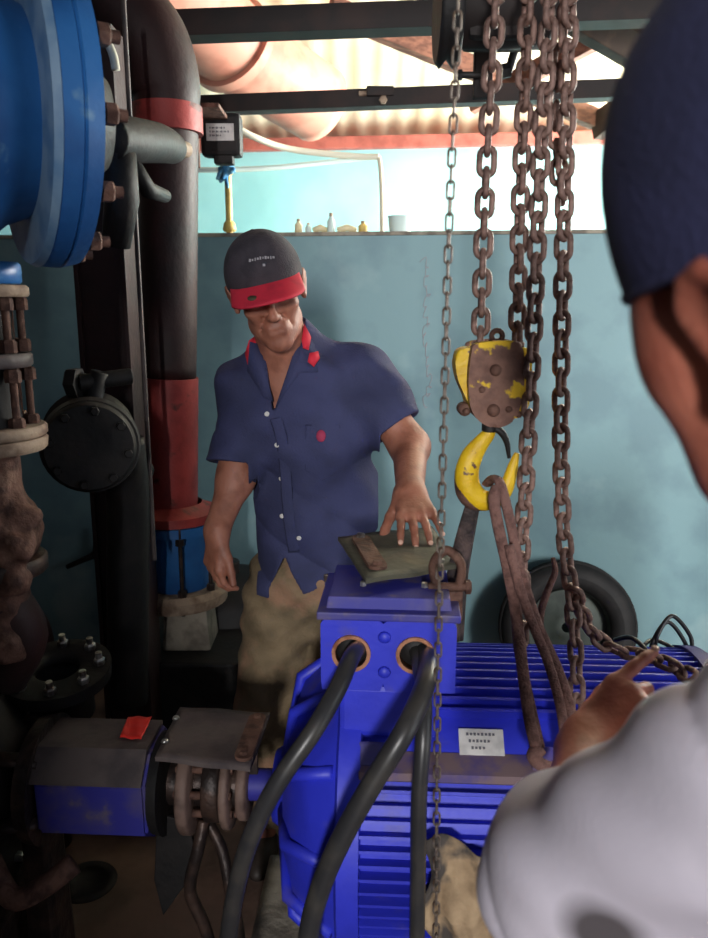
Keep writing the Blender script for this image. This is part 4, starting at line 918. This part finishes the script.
def hand_prims(W, d, nrm, side, curls=(25, 25, 28, 30), spread=(8, 2, -4, -10), k=1., thumb=(50, 20), fore=None, out=None, flen=None):
    """W wrist, d wrist->knuckles, nrm out of the back of the hand, side towards the thumb"""
    d = Vector(d).normalized(); nrm = (Vector(nrm) - d * Vector(nrm).dot(d)).normalized(); side = Vector(side); side = (side - d * side.dot(d) - nrm * side.dot(nrm)).normalized()
    W = Vector(W); F = []; P_ = []
    lens = flen or (.072, .080, .074, .060)
    for i in range(4):
        off = (.031, .0105, -.0105, -.030)[i] * k; pl = (.088, .092, .087, .078)[i] * k
        kn = W + d * pl + side * off
        a = R(spread[i]); c = R(curls[i] if not isinstance(curls[i], tuple) else curls[i][0])
        cs = curls[i] if isinstance(curls[i], tuple) else (curls[i], curls[i] * .9, curls[i] * .6)
        fd = (d * math.cos(a) + side * math.sin(a)).normalized(); ang = 0; p = kn; rr_ = (.0092, .0095, .009, .008)[i] * k
        for j, fr in enumerate((.45, .31, .24)):
            ang += R(cs[j]); dd = fd * math.cos(ang) - nrm * math.sin(ang); q = p + dd * lens[i] * k * fr
            r2 = rr_ * (.9 if j < 2 else .84); F.append(RC(p, q, rr_, r2, .003)); rr_ = r2
            if j == 2 and out is not None: out.append((q, dd, (nrm * math.cos(ang) + fd * math.sin(ang)), r2))
            p = q
        P_.append(RC(W + side * off * .55, kn, .0125 * k, .0105 * k, .012 * k))
    P_.append(EL(W + d * .05 * k + side * .0, (.036 * k, .045 * k, .013 * k), [list(side), list(d), list(nrm)], .01))
    ta, tb = R(thumb[0]), R(thumb[1]); td = (d * math.cos(ta) + side * math.sin(ta) - nrm * math.sin(tb)).normalized()
    b = W + d * .022 * k + side * .024 * k; j1 = b + td * .045 * k; td2 = (td * .9 + d * .35).normalized(); j2 = j1 + td2 * .034 * k; j3 = j2 + (td2 + d * .2).normalized() * .026 * k
    F += [RC(b, j1, .0145 * k, .011 * k, .01), RC(j1, j2, .0108 * k, .0098 * k, .005), RC(j2, j3, .0098 * k, .0082 * k, .004)]
    if fore is not None: P_.append(RC(W, Vector(fore), .0, .0, .0)) if False else None
    return F[:12] + P_ + F[12:]
def nails(out, par):
    for q, dd, up, r in out:
        m = MB(); m.lathe([(-.0015, 0), (-.0015, .0052), (.0, .005), (.0008, .003), (.001, 0)], q + up * (r * .96) + dd * (.001), up, 12); m.build('finger_nail', M_NAIL, par)
def hit(prims, px, py, y0=.3, tmax=4.):
    o = np.array([[0, 0, CAMZ]], dtype=np.float32); d = (P(px, py, 1.) - Vector((0, 0, CAMZ))).normalized(); dn = np.array([list(d)], dtype=np.float32)
    t_ = y0
    for _ in range(160):
        v = float(field(prims, o + dn * t_)[0])
        if v < .0006: break
        t_ += max(v * .6, .0004)
        if t_ > tmax: return None
    p = (o + dn * t_)[0]; e = .004
    g = []
    for k in range(3):
        s = np.zeros((1, 3), np.float32); s[0, k] = e; pp = p[None].astype(np.float32); g.append(float(field(prims, pp + s)[0] - field(prims, pp - s)[0]))
    return Vector([float(v) for v in p]), Vector(g).normalized()
# ================================================================= man in blue
t = thing('person', 'man in a navy work shirt and red brimmed cap resting his hand on the box', 'person', (-.1, 1.92, 0)); MAN = t
hd = Head(P(268, 292, 1.75), (.16, -1, -.32), R(14), .93)
SL, SR = P(362, 380, 1.86), P(246, 392, 1.86)          # shoulders: right of the picture, left of the picture
NB = P(290, 352, 1.85)
EL_, WL = P(410, 447, 1.80), P(410, 494, 1.585)
ER, WR_ = P(236, 478, 1.80), P(217, 530, 1.72)
HIP = P(314, 575, 1.92)
nl = []
hl = hand_prims(WL, P(426, 545, 1.395) - WL, (0, -.35, 1), (-1, 0, 0), curls=((6, 14, 10), (8, 16, 12), (8, 16, 12), (10, 14, 10)), spread=(9, 2, -5, -14), k=1.0, thumb=(38, 34), out=nl)
# lie it over: palm on the plate
nr = []
hrp = hand_prims(WR_, P(213, 575, 1.70) - WR_, (-.75, -.55, .1), (.3, -1, 0), curls=((22, 35, 25), (25, 38, 28), (28, 40, 28), (32, 42, 30)), spread=(4, 1, -2, -5), k=.98, thumb=(22, 18), out=nr)
chest = P(306, 425, 1.87)
body = hl + hrp + [RC(EL_, WL, .042, .029, .03), RC(SL, EL_, .052, .043, .03), RC(ER, WR_, .041, .028, .03), RC(SR, ER, .05, .042, .03),
                   RC(SR + Vector((.02, 0, 0)), SL - Vector((.02, 0, 0)), .058, .058, .05), EL(chest, (.14, .1, .17), None, .03), EL(P(316, 510, 1.9), (.12, .1, .16), None, .03), EL(HIP + Vector((0, 0, -.03)), (.115, .095, .10), None, .05),
                   RC(NB + Vector((0, 0, -.04)), hd.w((0, -.022, -.05)), .062, .056, .05)]
legs = []
for sx, fx_ in ((-1, -.24), (1, -.02)):
    hj = HIP + Vector((sx * .085, 0, -.05)); kn = Vector((hj.x + sx * .02 - .02, 1.86, .48)); an = Vector((fx_, 1.95, .09))
    legs.append((hj, kn, an)); body += [RC(hj, kn, .08, .05, .04), RC(kn, an, .05, .035, .02), RC(an, an + Vector((sx * .02, -.12, -.05)), .035, .03, .02)]
body_no_head = list(body)
hp_ = hd.prims()
body = body + hp_
lo = (min(WR_.x, SR.x) - .12, 1.25, 0.0); hi = (EL_.x + .12, 2.12, 1.85)
def vn(p):   # V of the open shirt, in the plane of the chest
    return p
zt, zb = P(290, 345, 1.75).z, P(273, 414, 1.75).z
xl0, xr0 = P(258, 345, 1.75).x, P(303, 345, 1.75).x; xb = P(273, 414, 1.75).x
sdf_obj('body', body, lo, hi, .0042, M_SKIN, t)
nails(nl, t)
# shirt
def folds(p):
    return (-.011 * np.abs(np.sin(p[:, 0] * 11 + p[:, 2] * 15 + 1.2 * np.sin(p[:, 2] * 8 + p[:, 0] * 5))) ** .6 + .005 + .006 * np.sin(p[:, 0] * 26 - p[:, 2] * 17 + .8 * np.sin(p[:, 2] * 13)) + .0025 * np.sin(p[:, 0] * 46 + p[:, 2] * 34 + 2 * np.sin(p[:, 2] * 9)) + .003 * np.sin(p[:, 2] * 62 - p[:, 0] * 25 + 1.3) * np.sin(p[:, 0] * 14 + 1) + .002 * np.sin(p[:, 1] * 70 + p[:, 2] * 50))
def vcut(p):
    f = np.clip((zt + .05 - p[:, 2]) / (zt + .05 - zb), 0, 1.2); xl = xl0 + (xb - xl0) * f ; xr = xr0 + (xb - xr0) * f
    xl = np.where(p[:, 2] > zt - .0, xl - .0, xl)
    inside = np.maximum(np.maximum(xl - p[:, 0], p[:, 0] - xr), np.maximum(p[:, 1] - 1.85, zb - p[:, 2]))
    return inside
SLE = SL * .28 + EL_ * .72; SRE = SR * .16 + ER * .84
shirt = [RC(SL, SLE + (SLE - SL).normalized() * .03, .066, .072, .03), RC(SR, SRE + (SRE - SR).normalized() * .02, .064, .068, .03),
         RC(SR + Vector((.02, 0, 0)), SL - Vector((.02, 0, 0)), .07, .07, .05), EL(chest, (.172, .12, .185), None, .04), EL(P(315, 500, 1.9), (.162, .128, .2), None, .04), EL(HIP + Vector((0, 0, -.0)), (.155, .128, .17), None, .05),
         RC(NB + Vector((0, .015, -.05)), NB + Vector((-.005, .0, .015)), .08, .072, .04), RC(NB + Vector((.03, .02, -.03)), SL + Vector((-.02, .01, .02)), .05, .05, .05), RC(NB + Vector((-.03, .02, -.03)), SR + Vector((.02, .01, .01)), .05, .05, .05)]
hemz = P(300, 598, 1.8).z
def hem(p): return (hemz + .03 * np.sin((p[:, 0] + .1) * 16) + .02 * np.cos(p[:, 1] * 14)) - p[:, 2]
def slit(p):   # open tail at the left front
    xs = P(268, 590, 1.8).x; return np.maximum(np.abs(p[:, 0] - (P(285, 580, 1.8).x) ) - np.clip((P(290, 556, 1.8).z - p[:, 2]) * .45, -.01, .042), np.maximum(p[:, 1] - 1.88, p[:, 2] - P(290, 556, 1.8).z))
dL = (EL_ - SL).normalized(); dR = (ER - SR).normalized()
def cuffL(p): 
    q = p - A3(SLE); a = q @ A3(dL); near = np.sqrt((q * q).sum(1)) - .16; return np.minimum(np.maximum(a, near), 1) 
def cuff(E, d):
    def fn(p):
        q = p - A3(E); a = q @ A3(d); r = np.sqrt(np.maximum((q * q).sum(1) - a * a, 0)); return np.maximum(-a, np.maximum(r - .13, a - .2))
    return fn
def cuffbox(E, d, sgn, xlim):
    def fn(p):
        q = p - A3(E); a = q @ A3(d); return np.maximum(-a, (xlim - p[:, 0]) * sgn)
    return fn
xA = P(379, 440, 1.85).x; xB = P(251, 470, 1.8).x
sh = shirt + [FN(folds, 'add'), FN(vcut, True), FN(hem, 'cut'), FN(cuffbox(SLE, dL, 1, xA), True), FN(cuffbox(SRE, dR, -1, xB), True), FN(slit, True)]
# hollow the sleeves and the hem a little so the cloth reads as cloth
def inner(E, d, r):
    def fn(p):
        q = p - A3(E); a = q @ A3(d); rr = np.sqrt(np.maximum((q * q).sum(1) - a * a, 0)); return np.maximum(rr - r, np.maximum(-a - .04, a - .1))
    return fn
sh += [FN(inner(SLE, dL, .057), True), FN(inner(SRE, dR, .056), True)]
SHP = sh
shirt_o = sdf_obj('shirt', sh, (lo[0] - .02, 1.6, .6), (hi[0], 2.12, 1.55), .0045, M_SHIRT, t)
for px, py in ((267, 414), (277, 445), (281, 479), (282, 516), (299, 538)):
    h = hit(sh, px, py)
    if h and h[0].y < 2: m = MB(); m.lathe([(-.002, 0), (-.002, .0058), (.002, .0058), (.0028, .004), (.0018, .002), (.0018, 0)], h[0], h[1], 16); m.build('button', M_WHITE, shirt_o)
# front placket
pl = []
for px, py in ((273, 418), (279, 440), (283, 470), (285, 500), (288, 530), (291, 552)):
    h = hit(sh, px + 3, py)
    if h: pl.append(h[0] + h[1] * .003)
if len(pl) > 2: m = MB(); m.tube(crom(pl, 5), .0135, 10, flat=(1, .14), up=(1, 0, 0)); m.build('placket', M_SHIRT, shirt_o)
# chest badge and pocket
h = hit(sh, 321, 436)
if h:
    rm = frame_from(h[1]); m = MB(); m.lathe([(0, 0), (0, .011), (.0015, .0105), (.002, 0)], h[0], h[1], 14, squash=1.3); m.build('chest_badge', mat('dull_red_thread', rgb(150, 44, 76), .8), shirt_o, label='small dull red chest emblem')
pk = []
for px, py in ((306, 425), (306, 470), (322, 480), (340, 470), (340, 425)):
    h = hit(sh, px, py)
    if h: pk.append(h[0] + h[1] * .0005)
if len(pk) > 3: m = MB(); m.tube(pk + [pk[0]], .0018, 6); m.build('pocket_seam', M_SHIRT, shirt_o)
# collar: band plus two lapels, red inside
def surfpts(L, off=.004):
    o = []
    for px, py in L:
        h = hit(sh, px, py)
        o.append((h[0] + h[1] * off) if h and h[0].y < 1.95 else P(px, py, 1.76))
    return o
def flap(L, mt, nm, th=.004, off=.004, label=None):
    pts = surfpts(L, off); m = MB(); c = sum(pts, Vector()) / len(pts)
    nrm = Vector((0, -1, .25)).normalized()
    A = [m.v(p + nrm * th) for p in pts]; B = [m.v(p - nrm * th) for p in pts]; ca = m.v(c + nrm * (th + .002)); cb = m.v(c - nrm * th)
    n = len(pts)
    for k in range(n): j = (k + 1) % n; m.f([A[k], A[j], ca]); m.f([B[j], B[k], cb]); m.f([A[k], B[k], B[j], A[j]])
    m.build(nm, mt, shirt_o, label=label)
flap([(250, 342), (262, 345), (266, 372), (272, 402), (264, 398), (248, 372)], M_SHIRT, 'collar', .005, .003)
flap([(249, 341), (258, 338), (264, 344), (263, 352), (258, 364), (250, 367), (248, 356)], M_REDC, 'collar_lining', .004, .010, 'red collar lining')
flap([(303, 326), (314, 345), (318, 372), (300, 372), (276, 408), (288, 384), (300, 352)], M_SHIRT, 'collar', .005, .003)
flap([(304, 326), (309, 338), (307, 352), (302, 350), (300, 342)], M_REDC, 'collar_lining', .004, .010, 'red collar lining')
flap([(308, 355), (316, 354), (318, 360), (313, 367), (307, 362)], M_REDC, 'collar_tab', .003, .010, 'red collar tab')
# trousers
tr = []
for hj, kn, an in legs: tr += [RC(hj, kn, .098, .078, .05), RC(kn, an, .078, .066, .03)]
tr.insert(0, EL(HIP + Vector((0, 0, .01)), (.148, .12, .13), None, .05)); 
tr += [FN(lambda p: .005 * np.sin(p[:, 2] * 55 + p[:, 0] * 40) * np.sin(p[:, 0] * 30 + p[:, 2] * 12) + .003 * np.sin(p[:, 2] * 90 - p[:, 0] * 60), 'add'), PL((0, 0, .05), (0, 0, -1)), PL((0, 0, .98), (0, 0, 1))]
tro = sdf_obj('trousers', tr, (-.45, 1.7, .02), (.2, 2.12, 1.02), .005, M_KHAKI, t)
for sx, (hj, kn, an) in zip((-1, 1), legs):
    b = [EL(an + Vector((0, 0, .0)), (.042, .05, .06), None, .02), EL(an + Vector((sx * .012, -.09, -.045)), (.045, .11, .04), None, .03), PL((0, 0, .001), (0, 0, -1))]
    sdf_obj('boot', b, an - Vector((.12, .26, .1)), an + Vector((.12, .12, .1)), .006, M_BOOT, t)
h = hit(tr, 330, 578)
m = MB(); q = h[0] if h else P(330, 578, 1.78); m.box(q + Vector((0, -.004, .002)), (.03, .01, .02), .003); m.build('belt_buckle', M_GREASE, tro)
# cap
def cap_dome(H, r=(.087, .106, .1), c=(0, -.012, .04), cutz=.032, tilt=.12, th=.0):
    n = H.z - H.y * tilt
    return [H.E(c, r), PL(H.w((0, 0, cutz)), -n)]
cap = cap_dome(hd, r=(.091, .108, .1), c=(0, -.012, .042), cutz=.022); cap.insert(1, hd.E((0, .03, .075), (.07, .055, .062), .03))
def crease(p): return np.zeros(len(p))
capo = sdf_obj('cap', cap, hd.C - Vector((.2, .2, .2)), hd.C + Vector((.2, .2, .25)), .004, M_CAPB, t)
m = MB(); g = []
NB_, NR_ = 24, 8
for i in range(NB_ + 1):
    a = R(-64 + 128 * i / NB_); row = []
    for j in range(NR_ + 1):
        v = j / NR_; rx, ry_ = .09, .106; ext = .078 * math.cos(a * .75) ** .6 * v
        x = rx * math.sin(a) * (1 + .05 * v); y = -.012 + ry_ * math.cos(a) + ext; z = .05 - .27 * ext - 2.2 * (x ** 2) * (.55 + .45 * v)
        row.append(hd.w((x, y, z)))
    g.append(row)
vt = [[m.v(p) for p in r] for r in g]; vb = [[m.v(p - hd.z * .004) for p in r] for r in g]
for i in range(NB_):
    for j in range(NR_): m.f([vt[i][j], vt[i + 1][j], vt[i + 1][j + 1], vt[i][j + 1]]); m.f([vb[i][j], vb[i][j + 1], vb[i + 1][j + 1], vb[i + 1][j]])
    m.f([vt[i][NR_], vt[i + 1][NR_], vb[i + 1][NR_], vb[i][NR_]])
for i in (0, NB_):
    for j in range(NR_): m.f([vt[i][j], vt[i][j + 1], vb[i][j + 1], vb[i][j]])
brim = m.build('brim', M_CAPR, capo, label='bright red cap brim')
q = g[16][5]; m = MB(); m.lathe([(0, 0), (0, .0105), (.001, .01), (.0015, 0)], q + hd.z * .0008, (hd.z * 1 + hd.y * .3), 20, squash=.8); m.build('brim_badge', mat('olive_badge', rgb(70, 62, 44), .6), brim)
m = MB(); m.lathe([(-.002, 0), (-.002, .01), (.002, .008), (.005, 0)], hd.w((0, -.012, .141)), hd.z, 16); m.build('cap_button', M_CAPB, capo)
# faded stitched lettering on the front of the cap
m = MB()
for k in range(10):
    h = hit(cap, 250 + 2.6 * k, 260 - .35 * k + .5 * math.cos(k * .7))
    if h and h[0].y < 1.9:
        er = h[1]; ex = Vector((0, 0, 1)).cross(er).normalized(); m.box(h[0] + er * .0004, (.0042 - .001 * (k % 3), .0012, .0062 - .002 * (k % 2)), 0, Matrix((ex, er, ex.cross(er))).transposed())
h = hit(cap, 264, 265)
if h: m.box(h[0], (.005, .002, .005), 0)
m.build('stitched_lettering', mat('grey_thread', rgb(150, 146, 150), .8), capo)
# grey hair at the temples
hr2 = [hd.E((0, -.014, .025), (.0795, .098, .083)), PL(hd.w((0, 0, .05)), hd.z), PL(hd.w((0, .03, 0)), hd.y * 1 + hd.z * -.5), PL(hd.w((0, 0, -.04)), -hd.z)]
sdf_obj('hair', hr2, hd.C - Vector((.2, .2, .2)), hd.C + Vector((.2, .2, .2)), .004, M_HAIR, t)
# ================================================================= man in the foreground
t = thing('person', 'man in a pale shirt and navy cap seen from behind at the right edge', 'person', (.5, .36, 0)); FG = t
h2 = Head(P(820, 294, .42), (-.34, 1, -.38), R(-11), 1.0)
C7 = Vector((.34, .33, 1.30)); SLf = P(790, 772, .48); SRf = Vector((.60, .66, 1.24))
ELf = P(562, 874, .60); WLf = P(586, 756, .78); TIP = P(674, 662, .85)
PEL = Vector((.52, .34, .93)); CH = Vector((.47, .45, 1.12))
n2 = []
hf = hand_prims(WLf, (WLf + (TIP - WLf) * .5) - WLf, (-.3, -.6, 1), (-.6, .5, .4), curls=((4, 8, 6), (42, 50, 35), (48, 55, 38), (52, 58, 40)), spread=(-2, 0, -3, -7), k=1.02, thumb=(24, 40), out=n2)
ERf = Vector((.66, .78, 1.0)); WRf = Vector((.56, 1.0, .93))
hf2 = hand_prims(WRf, Vector((-.15, .3, -.75)), (.2, -.7, .3), (-1, .2, 0), curls=(20, 24, 26, 30), thumb=(30, 20))
fb = hf + hf2 + [RC(ELf, WLf, .044, .030, .03), RC(SLf, ELf, .052, .044, .03), RC(ERf, WRf, .044, .03, .03), RC(SRf, ERf, .05, .044, .03),
    RC(SLf, SRf, .062, .062, .05), RC(CH, PEL, .13, .125, .06), RC(C7 + Vector((0, -.01, -.04)), h2.w((0, -.03, -.045)), .062, .054, .05)]
leg2 = []
side = Vector((.82, .57, 0))
for sx in (-1, 1):
    hj = PEL + side * (.09 * sx) - Vector((0, 0, .04)); kn = Vector((hj.x, hj.y + .05, .48)); an = Vector((hj.x + .0, hj.y - .02, .09)); leg2.append((hj, kn, an)); fb += [RC(hj, kn, .085, .052, .05), RC(kn, an, .052, .036, .02), RC(an, an + Vector((-.06, .1, -.05)), .035, .03, .02)]
fb += h2.prims(bigear=True)
for sx in (-1, 1): fb += [h2.E((sx * .045, .042, .012), (.027, .036, .036), .02), h2.C_((sx * .05, .045, -.01), (sx * .03, .06, -.078), .022, .02, .02)]
sdf_obj('body', fb, (.0, .1, 0), (.85, 1.35, 1.75), .0045, M_SKIN2, t)
nails(n2[:1], t)
def folds2(p): return -.014 * np.abs(np.sin(p[:, 0] * 9 + p[:, 2] * 14 - p[:, 1] * 5 + 1.1 * np.sin(p[:, 2] * 9))) ** .6 + .008 + .004 * np.sin(p[:, 0] * 40 + p[:, 1] * 25 - p[:, 2] * 30) + .003 * np.sin(p[:, 2] * 60 + p[:, 0] * 35)
SE = SLf * .12 + ELf * .88; SE2 = SRf * .3 + ERf * .7
d1 = (ELf - SLf).normalized(); d2 = (ERf - SRf).normalized()
fs = [RC(SLf, SE + d1 * .03, .072, .074, .03), RC(SRf, SE2, .066, .07, .03), RC(SLf, SRf, .074, .074, .05), RC(CH, PEL, .148, .14, .08), RC(CH + Vector((-.04, -.03, .0)), PEL + Vector((-.1, 0, .12)), .13, .13, .08),
      RC(C7 + Vector((0, -.02, -.05)), C7 + Vector((-.005, 0, .0)), .085, .07, .03), FN(folds2, 'add'), PL((0, 0, .84), (0, 0, -1))]
d3 = (WLf - ELf).normalized(); fs.insert(1, RC(ELf, ELf + d3 * .05, .07, .06, .03)); fs += [FN(inner(ELf + d3 * .1, d3, .045), True)]
sdf_obj('shirt', fs, (.0, .1, .78), (.85, 1.1, 1.5), .005, M_WSHIRT, t)
h = hit(fs, 604, 936, .2)
if h:      # dark soft-edged spot on the shirt
    nt = M_WSHIRT.node_tree; N = nt.nodes; L = nt.links; tc = N.new('ShaderNodeTexCoord'); vm = N.new('ShaderNodeVectorMath'); vm.operation = 'DISTANCE'
    L.new(tc.outputs['Object'], vm.inputs[0]); vm.inputs[1].default_value = h[0] - Vector((.5, .36, 0))
    mr = N.new('ShaderNodeMapRange'); mr.inputs['From Min'].default_value = .018; mr.inputs['From Max'].default_value = .04; mr.inputs['To Min'].default_value = .92; mr.inputs['To Max'].default_value = 0
    L.new(vm.outputs['Value'], mr.inputs['Value']); bs = N['Principled BSDF']; src = bs.inputs['Base Color'].links[0].from_socket
    mx = N.new('ShaderNodeMix'); mx.data_type = 'RGBA'; L.new(mr.outputs['Result'], mx.inputs['Factor']); L.new(src, mx.inputs['A']); mx.inputs['B'].default_value = (*rgb(52, 44, 44), 1); L.new(mx.outputs['Result'], bs.inputs['Base Color'])
tr2 = [EL(PEL, (.15, .14, .12), None, .05)]
for hj, kn, an in leg2: tr2 += [RC(hj, kn, .1, .078, .05), RC(kn, an, .078, .066, .03)]
tr2 += [PL((0, 0, .04), (0, 0, -1))]
sdf_obj('trousers', tr2, (.2, .05, .0), (.85, .75, 1.1), .007, M_DPANT, t)
for hj, kn, an in leg2:
    b = [EL(an, (.042, .05, .06), None, .02), EL(an + Vector((-.03, .08, -.045)), (.045, .11, .04), None, .03), PL((0, 0, .001), (0, 0, -1))]
    sdf_obj('boot', b, an - Vector((.12, .12, .1)), an + Vector((.12, .26, .1)), .007, M_BOOT, t)
cn = (h2.z * .62 + Vector((0, 0, 1)) * .38).normalized(); cp = h2.w((-.08, -.012, .022)); c2 = [h2.E((0, -.014, .035), (.091, .111, .128)), h2.E((0, -.02, .08), (.087, .1, .1), .03), PL(cp, -cn)]
c2o = sdf_obj('cap', c2, h2.C - Vector((.22, .22, .22)), h2.C + Vector((.22, .22, .25)), .004, M_NCAP, t)
m = MB(); ring_ = [h2.w((.0905 * math.sin(a), -.014 + .1105 * math.cos(a), 0)) for a in [2 * PI * k / 48 for k in range(48)]]; ring_ = [q + h2.z * ((cp - q).dot(cn) / h2.z.dot(cn) + .003) for q in ring_]; m.tube(ring_, .0035, 8, closed=True); m.build('cap_band', M_NCAP, c2o)
hr3 = [h2.E((0, -.02, .012), (.079, .092, .083)), PL(h2.w((0, 0, .03)), h2.z), PL(h2.w((0, .05, 0)), h2.y * 1 + h2.z * -.3), PL(h2.w((0, 0, -.045)), -h2.z)]
sdf_obj('hair', hr3, h2.C - Vector((.2, .2, .2)), h2.C + Vector((.2, .2, .2)), .004, M_HAIR, t)
# ------------------------------------------------------------------ light and camera
def area(name, loc, target, sx, sy, power, col):
    l = bpy.data.lights.new(name, 'AREA'); l.shape = 'RECTANGLE'; l.size = sx; l.size_y = sy; l.energy = power; l.color = col
    o = bpy.data.objects.new(name, l); COL.objects.link(o); o.location = loc
    o.rotation_euler = (Vector(target) - Vector(loc)).to_track_quat('-Z', 'Y').to_euler(); return o
area('rear_added_lamp', (-.42, -4.9, 2.3), (-.1, 1.8, 1.0), .35, .8, 250, (1, .98, .97))  # added lamp behind the room, its beam trimmed by the wall_front gap
area('side_added_lamp', (3.3, -2.2, 1.7), (.6, 2.6, 1.2), .9, 1.2, 200, (1, .98, .96))  # added lamp outside the right doorway, placed to brighten the back wall's right part
area('doorway_fill', (2.13, .25, 1.2), (.0, 1.2, 1.0), 1.5, 1.8, 14, (.93, .97, 1))  # weak fill lamp added in the right doorway
area('yard_daylight', (3.1, 4.1, 1.9), (-1, 4.4, 2.2), 1.2, 1.4, 520, (1., .97, .9))
w = bpy.data.worlds.new('sky'); SC.world = w; w.use_nodes = True
w.node_tree.nodes['Background'].inputs[0].default_value = (.62, .78, 1, 1); w.node_tree.nodes['Background'].inputs[1].default_value = .25
cam = bpy.data.cameras.new('camera'); co = bpy.data.objects.new('camera', cam); COL.objects.link(co); SC.camera = co
co.location = (0, 0, CAMZ); co.rotation_euler = (R(90) - PITCH, 0, 0)
cam.sensor_fit = 'VERTICAL'; cam.sensor_height = 36; cam.lens = 36 * FPX / 938; cam.clip_start = .03
cam.dof.use_dof = True; cam.dof.focus_distance = 1.7; cam.dof.aperture_fstop = 5
SC.view_settings.view_transform = 'Standard'; SC.view_settings.look = 'None'; SC.view_settings.gamma = 1; SC.view_settings.use_curve_mapping = False
SC.view_settings.exposure = .27
